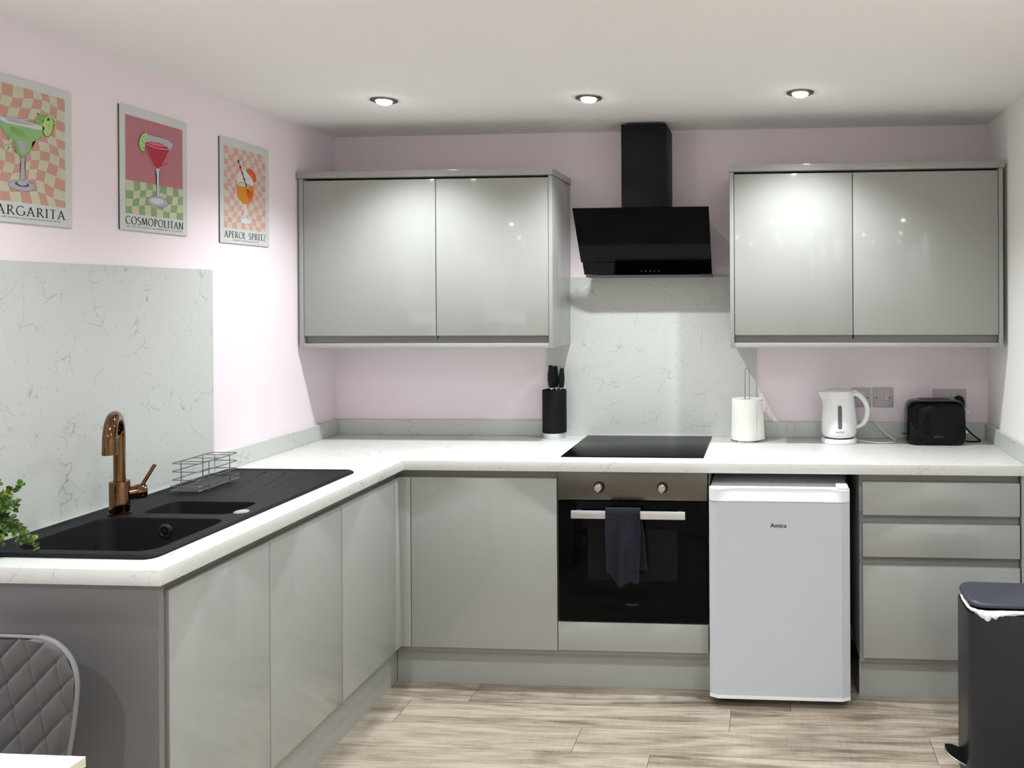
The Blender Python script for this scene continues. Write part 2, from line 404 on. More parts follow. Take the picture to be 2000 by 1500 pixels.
# ------------------------------------------------------------------ worktop
ZT, TW = 0.925, 0.0394
XA, YB, YE = 0.6077, -0.6026, -1.9034
xs = [0, 0.055, 0.515, XA, XR]; ys = [YE, -1.815, -0.835, YB, 0]
mb = MB(); mb.cells(xs, ys, lambda i, j: (j == 3) or (i < 3 and not (i == 1 and j == 1)), ZT-TW, ZT, 0.002)
wt = mb.build('worktop', T['stone'], origin=(0, 0, ZT-TW), smooth=30)
tag(wt, 'L-shaped white speckled worktop running under the hob, sink and kettle', 'worktop')
def upstand(label, *b):
    mb = MB(); mb.box(*b, bev=0.0015); o = mb.build('upstand', T['splash']); tag(o, label, 'upstand', 'low upstands behind the worktop')
UZ = 0.9955
upstand('low pale stone upstand on the pink left wall beside the drainer', 0.0, 0.018, -0.876, 0, ZT, UZ)
upstand('low pale stone upstand under the left wall cabinet', 0.018, 1.028, -0.018, 0, ZT, UZ)
upstand('low pale stone upstand behind the kettle and toaster', 2.005, XR-0.018, -0.018, 0, ZT, UZ)
upstand('low pale stone upstand on the white right wall', XR-0.018, XR, YB+0.004, 0, ZT, UZ)
mb = MB(); mb.box(0.001, 0.012, YE-0.3, -0.876, ZT, 1.681, bev=0.001)
tag(mb.build('splashback', T['splash']), 'large pale veined splashback panel on the left wall behind the tap', 'splashback')
mb = MB(); mb.box(1.028, 2.005, -0.012, -0.001, ZT, 1.665, bev=0.001)
tag(mb.build('splashback', T['splash']), 'pale veined splashback panel between hob and extractor hood', 'splashback')

# ------------------------------------------------------------------ base cabinets
ZD0, ZD1, ZR = 0.170, 0.8542, ZT-TW
YD, XD = -0.5813, 0.5822
G = 0.0015
def carcass(t, x0, x1, y0, y1, z0, z1, open_top=False):
    mb = MB(); th = 0.016
    mb.box(x0, x0+th, y0, y1, z0, z1); mb.box(x1-th, x1, y0, y1, z0, z1)
    mb.box(x0+th, x1-th, y1-th, y1, z0, z1) if y1 > y0 else None
    mb.box(x0+th, x1-th, y0, y1-th, z0, z0+th)
    if not open_top: mb.box(x0+th, x1-th, y0, y1-th, z1-th, z1)
    return mb.build('carcass', T['carcass'], t)
def front_y(t, name, x0, x1, z0, z1, y=YD, th=0.019, m=None, par=None):
    mb = MB(); mb.box(x0+G, x1-G, y, y+th, z0+G, z1-G, bev=0.0018); return mb.build(name, m or T['gloss'], t, smooth=40)
def front_x(t, name, y0, y1, z0, z1, x=XD, th=0.019):
    mb = MB(); mb.box(x-th, x, y0+G, y1-G, z0+G, z1-G, bev=0.0018); return mb.build(name, T['gloss'], t, smooth=40)

# left run: sink cabinet with two doors, then a narrow one by the corner
def run_cab(y0, y1, doors, label):
    t = thing('base_cabinet', label, 'cabinet', (0.30, (y0+y1)/2, 0.15))
    mb = MB(); th = 0.016; x0, x1 = 0.02, XD-0.021
    mb.box(x0, x1, y0, y0+th, 0.15, ZR-0.001); mb.box(x0, x1, y1-th, y1, 0.15, ZR-0.001)
    mb.box(x0, x1, y0+th, y1-th, 0.15, 0.15+th); mb.box(x0, x0+th, y0+th, y1-th, 0.17, ZR-0.001)
    mb.build('carcass', T['carcass'], t)
    mb = MB(); mb.box(XD-0.030, XD-0.020, y0+G, y1-G, ZD1-0.03, ZR-0.001); mb.build('handle_rail', T['rail'], t)
    for a, b in doors: front_x(t, 'door', a, b, ZD0, ZD1)
    return t
run_cab(-1.846, -1.0285, [(-1.844, -1.4365), (-1.4365, -1.0285)], 'grey gloss sink cabinet with two doors nearest the camera')
run_cab(-1.0275, -0.625, [(-1.0275, -0.626)], 'narrow grey gloss single-door cabinet between sink cabinet and corner post')
# corner cabinet of the back run, with the L-shaped corner post
t = thing('base_cabinet', 'grey gloss corner cabinet with one plain door left of the oven', 'cabinet', (0.9, -0.3, 0.15))
carcass(t, 0.60, 1.2225, YD+0.021, -0.02, 0.15, ZR-0.001)
mb = MB(); mb.box(0.60, 1.2225, YD+0.0185, YD+0.0205, ZD1-0.03, ZR-0.001); mb.build('handle_rail', T['rail'], t)
front_y(t, 'door', 0.626, 1.2233, ZD0, ZD1)
mb = MB(); mb.cells([XD-0.019, XD, 0.6245], [-0.6245, YD, YD+0.019], lambda i, j: not (i == 1 and j == 0), ZD0+G, ZD1-G, 0.0012)
mb.build('corner_post', T['gloss'], t, smooth=40)
mb = MB(); mb.box(XD-0.030, XD-0.020, -0.6245, YD+0.0205, ZD1-0.03, ZR-0.001); mb.box(XD-0.020, 0.5995, YD+0.0185, YD+0.0205, ZD1-0.03, ZR-0.001); mb.build('corner_rail', T['rail'], t)
# oven housing
t = thing('oven_housing', 'grey gloss oven housing with a plain panel under the built-in oven', 'cabinet', (1.52, -0.3, 0.15))
mb = MB(); th = 0.016
mb.box(1.2235, 1.2235+0.004, YD+0.02, -0.02, 0.15, ZR-0.001); mb.box(1.825, 1.8285, YD+0.02, -0.02, 0.15, ZR-0.001)
mb.box(1.2275, 1.825, YD+0.02, -0.02, 0.15, 0.166); mb.box(1.2275, 1.825, YD+0.02, -0.02, 0.268, 0.282)
mb.box(1.2275, 1.825, -0.036, -0.02, 0.166, 0.268)
mb.build('carcass', T['carcass'], t)
front_y(t, 'lower_panel', 1.2233, 1.8245, 0.172, 0.288)
# drawer unit
t = thing('drawer_unit', 'grey gloss drawer unit with three drawers right of the fridge', 'drawer unit', (2.72, -0.3, 0.15))
carcass(t, 2.412, 3.0175, YD+0.021, -0.02, 0.15, ZR-0.001)
for a, b in ((0.7235, ZD1), (0.5625, 0.6935), (0.1705, 0.5305)):
    front_y(t, 'drawer', 2.4205, 3.0175, a, b)
for a, b in ((ZD1-0.02, ZR-0.001), (0.69, 0.735), (0.528, 0.57)):
    mb = MB(); mb.box(2.4125, 3.0165, YD+0.0185, YD+0.0206, a, b); mb.build('handle_rail', T['rail'], t)
# panels and plinths
mb = MB(); mb.box(3.0210, XR, -0.5850, -0.02, 0.15, ZR-0.001, bev=0.001)
tag(mb.build('end_panel', T['gloss']), 'narrow grey filler panel between the drawer unit and the right wall', 'panel')
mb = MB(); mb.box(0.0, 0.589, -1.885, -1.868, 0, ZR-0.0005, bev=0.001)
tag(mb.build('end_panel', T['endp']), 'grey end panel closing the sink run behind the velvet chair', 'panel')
def plinth(label, *b):
    mb = MB(); mb.box(*b, bev=0.0008); tag(mb.build('plinth', T['gloss']), label, 'plinth', 'kickboards under the cabinets')
plinth('grey plinth under the sink run doors', 0.5215, 0.5375, -1.868, -0.5195, 0, 0.1485)
plinth('grey plinth under the corner cabinet and oven', 0.5385, 1.8285, -0.519, -0.503, 0, 0.1485)
plinth('grey plinth under the three drawers', 2.412, XR, -0.529, -0.513, 0, 0.1485)

# ------------------------------------------------------------------ wall cabinets
def wall_unit(x0, joints, label, xl, xr, lm=0.0):
    z0, z1 = 1.376, 2.0911; yf = -0.3182
    t = thing('wall_cabinet', label, 'wall cabinet', ((xl+xr)/2, -0.16, z0))
    carcass(t, joints[0]+0.0005, joints[-1]-0.0005, yf+0.021, 0, z0+0.001, z1-0.001)
    for n, (a, b) in enumerate(zip(joints, joints[1:])):
        front_y(t, 'door', a, b, z0+0.030, z1-0.002, y=yf)
        mb = MB(); mb.box(a+0.004, b-0.0015, yf+0.017, yf+0.0206, z0+0.0015, z0+0.045); mb.build('handle_rail', T['rail'], t)
    for a, b in ((xl, joints[0]-0.0005), (joints[-1]+0.0005, xr)):
        mb = MB(); mb.box(a, b, yf-0.004, 0, 1.3535, z1+0.0055, bev=0.001); mb.build('side_panel', T['gloss'], t, smooth=40)
    mb = MB(); mb.box(joints[0], joints[-1], yf-0.002, yf+0.05, 1.3545, z0-0.001, bev=0.001); mb.build('pelmet', T['gloss'], t, smooth=40)
    mb = MB(); mb.box(xl-0.003, xr+0.004, yf-0.012, 0, z1+0.0065, z1+0.034, bev=0.001); mb.build('cornice', T['gloss'], t, smooth=40)
    return t
wall_unit(0, [0.0300, 0.6260, 1.1230], 'left grey gloss wall cabinet with two doors, left of the extractor hood', 0.012, 1.1405)
wall_unit(0, [1.9195, 2.4165, 3.0135], 'right grey gloss wall cabinet with two doors above kettle and toaster', 1.9020, 3.0305)

# ------------------------------------------------------------------ extractor hood
t = thing('extractor_hood', 'black angled glass extractor hood with square chimney above the hob', 'extractor hood', (1.523, -0.15, 1.66))
hx0, hx1 = 1.2335, 1.8150
mb = MB()
def slab(P, Q, th, a, b):  # slanted plate between front points P(y,z) low and Q(y,z) high
    d = Vector((0, Q[0]-P[0], Q[1]-P[1])).normalized(); n = Vector((0, -d.z, d.y)) if True else None
    if n.y > 0: n = -n
    ring = lambda x: [(x, P[0], P[1]), (x, Q[0], Q[1]), (x, Q[0]-n.y*th, Q[1]-n.z*th), (x, P[0]-n.y*th, P[1]-n.z*th)]
    return [ring(a), ring(b)]
mb.loft(slab((-0.187, 1.7265), (-0.345, 1.9475), 0.006, hx0, hx1)); mb.build('glass_panel', T['blackglass'], t)
mb = MB(); mb.loft(slab((-0.147, 1.672), (-0.184, 1.7240), 0.012, hx0+0.006, hx1-0.001)); mb.build('control_panel', T['blackglass'], t)
mb = MB()
prof = [(-0.015, 1.664), (-0.120, 1.664), (-0.137, 1.674), (-0.173, 1.724), (-0.325, 1.935), (-0.250, 1.953), (-0.015, 1.953)]
mb.loft([[(x, y, z) for y, z in prof] for x in (1.30, 1.75)]); mb.build('body', T['matblack'], t)
mb = MB(); mb.box(hx0+0.012, hx1-0.004, -0.144, -0.02, 1.6605, 1.6715, bev=0.002); mb.build('trim', T['hoodtrim'], t)
mb = MB(); mb.box(1.4215, 1.6215, -0.215, 0.0-0.001, 1.953, ZC-0.012, bev=0.0015); mb.build('chimney', T['matblack'], t, smooth=40)
d = Vector((0, -0.037, 0.052)).normalized()
for k in range(5):
    mb = MB(); c = Vector((1.500+0.0193*k, -0.1570, 1.6865)); c += Vector((0, -d.z, d.y))*0.0005
    mb.lathe(c, [(0.0026, -0.0005), (0.0026, 0.0012), (0.0018, 0.0018)], 12, ax=(0, -d.z, d.y)); mb.build('button', T['print_mid'], t)

# ------------------------------------------------------------------ hob
hb = MB(); hb.box(1.2217, 1.8017, -0.5131, -0.0031-0.02, ZT, ZT+0.0045, bev=0.0015)
o = hb.build('hob', T['hob'], smooth=40); tag(o, 'flat black glass hob set in the worktop above the oven', 'hob')

# ------------------------------------------------------------------ oven
t = thing('oven', 'built-in electric oven with steel control panel and black glass door', 'oven', (1.52, -0.3, 0.29))
ox0, ox1 = 1.2285, 1.8215
mb = MB(); mb.box(ox0, ox1, -0.5865, -0.5655, 0.772, ZR-0.0015, bev=0.0015); mb.build('control_panel', T['steel'], t, smooth=40)
mb = MB(); mb.box(ox0+0.001, 1.8235, -0.5865, -0.566, 0.2925, 0.768, bev=0.002); door = mb.build('door', T['blackglass'], t, smooth=40)
mb = MB(); mb.box(1.347, 1.703, -0.5874, -0.5864, 0.457, 0.658, bev=0.0004); mb.build('window', T['window_glass'], door)
mb = MB(); mb.box(1.291, 1.739, -0.634, -0.624, 0.710, 0.7415, bev=0.003)
mb.box(1.305, 1.325, -0.625, -0.586, 0.718, 0.734); mb.box(1.705, 1.725, -0.625, -0.586, 0.718, 0.734); mb.build('handle', T['steel_light'], door, smooth=40)
mb = MB(); mb.text('COOKOLOGY', (1.4985, -0.5868, 0.3575), (1, 0, 0), (0, 0, 1), 0.050, 0.0075); mb.build('logo', T['print_grey'], door)
for i in range(3):
    pass
mb = MB(); mb.box(1.26, 1.79, -0.5645, -0.05, 0.30, 0.86); mb.build('body', T['matblack'], t)
for kx, marks in ((1.394, (50, 95, 140, 185, 265, 310)), (1.6455, (15, 50, -20, 165, 195, 300))):
    mb = MB(); mb.lathe((kx, -0.5865, 0.824), [(0.0215, 0), (0.0215, -0.004), (0.0195, -0.0055)][::1], 32, ax=(0, 1, 0)); 
    k = mb.build('knob', T['matblack'], t, smooth=40)
    mb = MB(); mb.lathe((kx-0.001, -0.5915, 0.824), [(0.0165, 0), (0.0160, -0.016), (0.0135, -0.019)], 32, ax=(0, 1, 0), sx=1, sy=1)
    mb.box(kx-0.005, kx+0.003, -0.6165, -0.606, 0.808, 0.840, bev=0.002); mb.build('knob_cap', T['chrome'], k, smooth=40)
    for a in marks:
        mb = MB(); a = math.radians(a); c = (kx+0.034*math.cos(a), -0.5868, 0.824+0.030*math.sin(a)); mb.box(c[0]-0.0022, c[0]+0.0022, -0.5869, -0.5864, c[2]-0.0014, c[2]+0.0014)
        mb.build('marking', T['ink'], t)

# towel on the oven handle
def towel():
    # path over the bar: s from back bottom, up, over, front bottom
    mb = MB(); path = []
    def P(u, v):
        x0, x1 = 1.4290, 1.5640
        L1, L2, r = 0.235, 0.285, 0.0095
        yb = -0.629; zt = 0.7465
        tot = L1+L2+PI*r; s = u*tot
        cx = (v-0.5)
        if s < L1:
            k = 1-s/L1; z = zt-r+0.004-(L1-s); y = yb+r+0.001
            sp = 1+0.12*min(1, k*2.5)+0.10*k*k; x = (x0+x1)/2+0.010*k+cx*(x1-x0)*sp
            y += 0.004*math.sin(v*9+1)*k
        elif s < L1+PI*r:
            a = (s-L1)/r; y = yb+(r+0.001)*math.cos(a); z = zt-r+0.004+(r+0.001)*math.sin(a); x = (x0+x1)/2+cx*(x1-x0)
        else:
            q = s-L1-PI*r; k = q/L2; z = zt-r+0.004-q; y = yb-r-0.001
            x = (x0+x1)/2+0.0015*k+cx*(x1-x0)*(1-0.04*k+0.02*math.sin(k*5))
            y -= (0.006*math.sin(v*11+k*2.2)+0.004*math.sin(v*5-k*3))*min(1, k*2)+0.004*k
            if v < 0.25: z += 0.035*(0.25-v)/0.25*k**6
            if k > 0.75: z += 0.030*((k-0.75)/0.25)*(abs(v-0.45)*1.1+0.25*math.sin(v*12))**1
        return (x, y, z)
    mb.grid(P, 90, 26)
    o = mb.build('tea_towel', T['towel'], smooth=60)
    md = o.modifiers.new('thick', 'SOLIDIFY'); md.thickness = 0.004; md.offset = 1
    tag(o, 'navy blue waffle tea towel hanging over the oven door handle', 'towel')
towel()

# ------------------------------------------------------------------ fridge
t = thing('fridge', 'small white under-counter fridge between oven and drawers', 'fridge', (2.10, -0.35, 0))
fx0, fx1 = 1.8325, 2.3665
mb = MB(); mb.box(fx0+0.003, fx1-0.003, -0.600, -0.06, 0.022, 0.8375, bev=0.004); mb.build('body', T['white_enamel'], t, smooth=40)
def fdoor(z0, z1, dy=0.0, c=0.032):
    y0, y1 = -0.660-dy, -0.6045
    return [[(x, y, z) for x, y in ((fx0, y1), (fx0, y0+0.016), (fx0+c, y0), (fx1-c, y0), (fx1, y0+0.016), (fx1, y1))] for z in (z0, z1)]
mb = MB(); mb.loft(fdoor(0.052, 0.792)); dr = mb.build('door', T['white_enamel'], t)
mb = MB(); mb.loft(fdoor(0.040, 0.0515, 0.002)); mb.build('lower_trim', T['white_plastic'], dr)
# top trim with scooped grip
mb = MB()
def trimring(z, dy):
    n = 28; P = [(fx1, -0.6045, z), (fx0, -0.6045, z), (fx0, -0.645, z)]
    for i in range(n+1):
        x = fx0+0.025+(fx1-fx0-0.05)*i/n; e = min(1, min(i, n-i)/5); e = e*e*(3-2*e)
        P.append((x, -0.6635+dy*e, z))
    P.append((fx1, -0.645, z)); return P
mb.loft([trimring(z, dy) for z, dy in ((0.7925, 0.0), (0.797, 0.0), (0.803, 0.010), (0.815, 0.024), (0.829, 0.028), (0.834, 0.0285), (0.8375, 0.026))])
mb.build('handle', T['white_plastic'], dr, smooth=50)
mb = MB(); mb.box(fx1-0.050, fx1-0.004, -0.645, -0.585, 0.8380, 0.8505, bev=0.005); mb.build('hinge_cover', T['white_plastic'], t, smooth=40)
mb = MB(); mb.text('Amica', (2.0665, -0.6602, 0.694), (1, 0, 0), (0, 0, 1), 0.0605, 0.0165)
for dx in (0.0006, -0.0006): mb.text('Amica', (2.0665+dx, -0.6602, 0.694), (1, 0, 0), (0, 0, 1), 0.0605, 0.0165, ext=0.0004)
mb.build('logo', T['ink'], dr)
for x in (fx0+0.05, fx1-0.05):
    for y in (-0.56, -0.10):
        mb = MB(); mb.lathe((x, y, 0), [(0.018, 0), (0.018, 0.012), (0.010, 0.014), (0.010, 0.024)], 16); mb.build('foot', T['rubber'], t, smooth=40)

# ------------------------------------------------------------------ sink
t = thing('sink', 'charcoal composite sink with one and a half bowls and a ribbed drainer', 'sink', (0.285, -1.325, ZT))
z = ZT+0.007
sx0, sx1, sy0, sy1 = 0.030, 0.530, -1.832, -0.822
b1 = (0.108, 0.492, -1.788, -1.487); b2 = (0.178, 0.462, -1.440, -1.296)
def bowl_holes(zz): return [rrect(*b1, 0.045, zz, 6), rrect(*b2, 0.030, zz, 6)]
grooves = []
for (xa, ya, xb, yb) in ((0.300, -1.245, 0.205, -0.872), (0.382, -1.250, 0.288, -0.876), (0.395, -1.165, 0.352, -0.880), (0.215, -1.245, 0.120, -0.880)):
    a, b = Vector((xa, ya, z)), Vector((xb, yb, z)); n = (b-a).normalized().cross(Vector((0, 0, 1)))*0.0035
    grooves.append([tuple(a+n), tuple(b+n), tuple(b-n), tuple(a-n)])
mb = MB()
inner = rrect(sx0+0.022, sx1-0.018, sy0+0.018, sy1-0.018, 0.03, z, 6)
mb.holed(inner, bowl_holes(z)+grooves)
# raised rim: up and over
rim = [rrect(sx0+0.022, sx1-0.018, sy0+0.018, sy1-0.018, 0.03, z, 6), rrect(sx0+0.016, sx1-0.012, sy0+0.012, sy1-0.012, 0.03, z+0.0035, 6),
       rrect(sx0+0.006, sx1-0.006, sy0+0.006, sy1-0.006, 0.03, z+0.0035, 6), rrect(sx0, sx1, sy0, sy1, 0.03, z-0.002, 6), rrect(sx0, sx1, sy0, sy1, 0.03, ZT, 6)]
mb.loft(rim, cap=False); mb.build('deck', T['sink'], t, smooth=30)
mb = MB()
for g in grooves:
    A, B, C_, D = [Vector(p) for p in g]; m1 = (A+D)/2-Vector((0, 0, 0.003)); m2 = (B+C_)/2-Vector((0, 0, 0.003))
    mb.poly([A, B, m2, m1]); mb.poly([m1, m2, C_, D])
mb.build('drainer_grooves', T['groove'], t)
for (x0, x1, y0, y1), r, dp in ((b1, 0.045, 0.185), (b2, 0.030, 0.13)):
    mb = MB(); R = [rrect(x0, x1, y0, y1, r, z, 6), rrect(x0+0.002, x1-0.002, y0+0.002, y1-0.002, r, z-0.006, 6), rrect(x0+0.010, x1-0.010, y0+0.010, y1-0.010, r, z-dp+0.03, 6),
                  rrect(x0+0.030, x1-0.030, y0+0.030, y1-0.030, r*0.8, z-dp, 6)]
    R = [q[::-1] for q in R]; mb.loft(R, cap=False)
    mb.poly(R[-1][::-1]); bo = mb.build('bowl', T['sink'], t, smooth=50)
    if r > 0.04:
        mb = MB(); c = (0.301, y1-0.0045, 0.896); mb.lathe(c, [(0.021, 0.0), (0.020, -0.004), (0.014, -0.005), (0.013, -0.001)], 28, ax=(0, 1, 0), cap=False)
        for k in range(4):
            a = PI*k/4; mb.box(-0.014, 0.014, -0.001, 0.001, -0.0012, 0.0012, M=Matrix.Translation(Vector(c)-Vector((0, 0.003, 0))) @ Matrix.Rotation(a, 4, 'Y'))
        mb.build('overflow_cover', T['wire'], bo, smooth=40)
        mb = MB(); mb.lathe((0.30, -1.64, z-dp), [(0.045, 0.001), (0.043, 0.004), (0.030, 0.003), (0.026, 0.0015)], 28); mb.build('drain', T['chrome'], bo, smooth=40)
    else:
        mb = MB(); mb.lathe((0.32, -1.37, z-dp), [(0.035, 0.001), (0.033, 0.004), (0.020, 0.002)], 28); mb.build('drain', T['chrome'], bo, smooth=40)
mb = MB(); mb.lathe((0.484, -1.418, z), [(0.0225, 0), (0.0225, 0.002), (0.020, 0.0045), (0.006, 0.0055)], 28); mb.build('waste_knob', T['chrome'], t, smooth=40)
ORG_Z = z

# ------------------------------------------------------------------ tap
tb = Vector((0.124, -1.449, z))
t = thing('kitchen_tap', 'polished copper mixer tap with tall arched spout beside the sink', 'tap', tb)
mb = MB(); mb.lathe(tb, [(0.029, 0), (0.029, 0.004), (0.0265, 0.005), (0.0265, 0.096), (0.0255, 0.098)], 36); mb.build('body', T['copper'], t, smooth=40)
sd = Vector((0.514, -0.857, 0)).normalized(); H = 0.228; Rr = 0.072
pts = [tb+Vector((0, 0, 0.097)), tb+Vector((0, 0, 0.16))]
for k in range(0, 19):
    a = PI-PI*k/18*1.03; pts.append(tb+Vector((0, 0, H))+sd*(Rr+Rr*math.cos(a))+Vector((0, 0, Rr*math.sin(a))))
pts.append(pts[-1]+Vector((0, 0, -0.008)))
pts.append(pts[-1]+Vector((0, 0, -0.012)))
rr = [0.0155]*2+[0.0155+0.0006*k*0.2 for k in range(19)]+[0.0180, 0.0182]
mb = MB(); mb.tube(pts, rr, 24); mb.build('spout', T['copper'], t, smooth=50)
ld_ = Vector((0.62, 0.78, 0)).normalized()
mb = MB(); c = tb+Vector((0, 0, 0.058)); mb.lathe(c+ld_*0.02, [(0.0205, 0), (0.0205, 0.016), (0.0195, 0.017), (0.0195, 0.019), (0.0225, 0.020), (0.0225, 0.043), (0.020, 0.046)], 32, ax=ld_); lv = mb.build('lever_housing', T['copper'], t, smooth=40)
mb = MB(); c2 = c+ld_*0.054; mb.tube([c2+Vector((0, 0, 0.014)), c2+Vector((0, 0, 0.028))+ld_*0.008, c2+Vector((0, 0, 0.076))+ld_*0.036], 0.0052, 14); mb.build('lever', T['copper'], lv, smooth=40)

# ------------------------------------------------------------------ wire cutlery rack on the drainer
rz = z
t = thing('wire_rack', 'small empty chrome wire rack standing on the sink drainer', 'rack', (0.146, -1.10, rz))
rx0, rx1, ry0, ry1 = 0.098, 0.196, -1.205, -1.010
def loop(zz, dx=0.0, out=0.0):
    P = rrect(rx0-out, rx1+out, ry0-out, ry1+out, 0.008, zz, 3); return [(p[0]+dx, p[1], p[2]) for p in P]
mb = MB()
for k, zz in enumerate((0.045, 0.072, 0.099)): mb.tube(loop(rz+zz), 0.0016, 6, closed=True)
mb.build('side_wires', T['wire'], t, smooth=60)
mb = MB(); mb.tube(loop(rz+0.010, 0, 0.004), 0.0017, 6, closed=True); mb.tube(loop(rz+0.024, 0, 0.004), 0.0015, 6, closed=True)
for k in range(1, 26): y = ry0+(ry1-ry0)*k/26; mb.tube([(rx0-0.003, y, rz+0.010), (rx1+0.003, y, rz+0.010)], 0.0008, 5)
for k in range(1, 12): x = rx0+(rx1-rx0)*k/12; mb.tube([(x, ry0-0.003, rz+0.0088), (x, ry1+0.003, rz+0.0088)], 0.0008, 5)
mb.build('base_mesh', T['wire'], t, smooth=60)
for (x, y) in ((rx0, ry0+0.045), (rx1, ry0+0.045), (rx0, ry1-0.045), (rx1, ry1-0.045)):
    mb = MB(); mb.tube([(x, y, rz+0.001), (x, y, rz+0.099)], 0.0017, 6); mb.tube([(x, y, rz), (x, y, rz+0.007)], 0.0038, 10); mb.build('upright', T['wire'], t, smooth=60)
ym = (ry0+ry1)/2
for dy in (-0.06, 0, 0.06): mb = MB(); mb.tube([(rx0, ym+dy, rz+0.099), (rx1, ym+dy, rz+0.099)], 0.0013, 6); mb.build('divider', T['wire'], t, smooth=60)

# ------------------------------------------------------------------ knife block and knives
kb = Vector((1.079, -0.072, ZT))
t = thing('knife_block', 'round black knife block with a steel foot left of the hob', 'knife block', kb)
mb = MB(); mb.lathe(kb, [(0.0545, 0), (0.0545, 0.026), (0.053, 0.027)], 48, sy=0.92); mb.build('foot', T['steel_light'], t, smooth=40)
mb = MB(); mb.lathe(kb, [(0.0545, 0.0275), (0.0555, 0.030), (0.0555, 0.218), (0.054, 0.222), (0.051, 0.221), (0.050, 0.215)], 48, sy=0.92); mb.build('block', T['block'], t, smooth=40)
kn = None
def knife(x, y, hgt, lean, label, wd=0.0122):
    t = thing('kitchen_knife', label, 'knife', (x, y, ZT+0.216), 'black-handled knives in the knife block')
    z0 = ZT+0.2165
    mb = MB(); mb.tube([(x, y, z0-0.10), (x, y, z0+0.006)], [0.001, 0.006], 8); mb.tube([(x, y, z0), (x+lean*0.1, y, z0+0.017)], 0.0088, 14); mb.build('bolster', T['chrome'], t, smooth=50)
    mb = MB(); prof = [(0.016, 0.8), (0.022, 0.9), (0.045, 1.12), (0.068, 1.12), (0.092, 0.85), (0.104, 0.72), (0.109, 0.78), (0.112, 0.55)]
    rings = []
    for h, k in prof:
        hh = h*hgt/0.112; cx_ = x+lean*hh+(k-1)*-0.002
        rings.append([(cx_+wd*k*math.cos(2*PI*i/16), y+wd*1.25*k*math.sin(2*PI*i/16), z0+hh) for i in range(16)])
    mb.loft(rings); mb.build('handle', T['matblack'], t, smooth=50)
knife(1.060, -0.060, 0.116, -0.02, 'black-handled knife at the left edge of the knife block')
knife(1.072, -0.088, 0.114, 0.01, 'black-handled knife in the front of the left cluster')
knife(1.083, -0.058, 0.113, -0.02, 'black-handled knife on the right of the left cluster')
knife(1.111, -0.070, 0.104, 0.03, 'shorter black-handled knife alone at the right of the knife block')

# ------------------------------------------------------------------ paper towel and holder
pc = Vector((1.966, -0.094, ZT))
t = thing('paper_towel_holder', 'chrome wire kitchen roll holder standing right of the hob', 'holder', pc)
mb = MB(); mb.lathe(pc, [(0.073, 0), (0.075, 0.002), (0.073, 0.005), (0.060, 0.006)], 48); mb.build('base', T['chrome'], t, smooth=40)
mb = MB(); P = [pc+Vector((-0.0095, 0, 0.004)), pc+Vector((-0.0095, 0, 0.312))]
P += [pc+Vector((-0.0095*math.cos(a), 0, 0.314+0.0095*math.sin(a))) for a in [PI*k/8 for k in range(1, 8)]] + [pc+Vector((0.0095, 0, 0.312)), pc+Vector((0.0095, 0, 0.004))]
mb.tube(P, 0.0017, 8); mb.build('rod', T['wire'], t, smooth=60)
mb = MB(); prof = [(0.021, 0.186), (0.068, 0.187), (0.0695, 0.184), (0.0705, 0.10), (0.072, 0.04), (0.0735, 0.010), (0.0725, 0.007)]
mb.lathe(pc, [(0.020, 0.008), (0.020, 0.186)], 32, cap=False); mb.lathe(pc, [(0.020, 0.186)]+prof[1:], 48, cap=False)
mb.m = 0
fl = lambda u, v: (pc.x+(0.0735+0.010*u*(1-v))*math.cos(-0.9+u*0.55), pc.y+(0.0735+0.010*u*(1-v))*math.sin(-0.9+u*0.55), pc.z+0.010+0.172*v)
mb.grid(fl, 10, 10)
o = mb.build('kitchen_roll', T['paper'], smooth=40); tag(o, 'white kitchen paper roll on the wire holder beside the hob', 'paper roll')

# ------------------------------------------------------------------ kettle
kc = Vector((2.372, -0.125, ZT))
t = thing('kettle', 'white plastic kettle with grey water gauge in front of the sockets', 'kettle', kc)
mb = MB(); mb.lathe(kc, [(0.076, 0), (0.0785, 0.004), (0.0785, 0.014), (0.074, 0.021), (0.060, 0.022)], 48); mb.build('power_base', T['white_plastic'], t, smooth=40)
mb = MB(); mb.lathe(kc, [(0.063, 0.022), (0.063, 0.027)], 40); mb.build('base_ring', T['rubber'], t)
def kr(h):  # body radius at height h above worktop
    P = [(0.027, 0.066), (0.032, 0.072), (0.045, 0.0765), (0.08, 0.0775), (0.13, 0.0745), (0.18, 0.069), (0.21, 0.0655), (0.222, 0.064)]
    for (a, b), (c, d) in zip(P, P[1:]):
        if h <= c: return b+(d-b)*max(0, (h-a))/(c-a)
    return P[-1][1]
rings = []
for h in (0.027, 0.032, 0.045, 0.08, 0.13, 0.155, 0.175, 0.19, 0.205, 0.216, 0.222):
    R = []
    for i in range(64):
        a = 2*PI*i/64; r = kr(h); s_ = max(0, (h-0.165)/0.057); da = abs((a-PI+PI) % (2*PI)-PI)
        r += 0.026*s_**1.2*math.exp(-(da/0.24)**2)
        dz = 0.006*s_*math.exp(-(da/0.3)**2)*0
        R.append((kc.x+r*math.cos(a), kc.y+r*math.sin(a), kc.z+h+dz))
    rings.append(R)
mb = MB(); mb.loft(rings); mb.build('body', T['white_plastic'], t, smooth=50)
mb = MB(); mb.lathe(kc, [(0.063, 0.222), (0.062, 0.228), (0.050, 0.234), (0.02, 0.238), (0.004, 0.2385)], 48); mb.box(kc.x+0.045, kc.x+0.078, kc.y-0.012, kc.y+0.012, kc.z+0.224, kc.z+0.230, bev=0.002); mb.build('lid', T['white_plastic'], t, smooth=50)
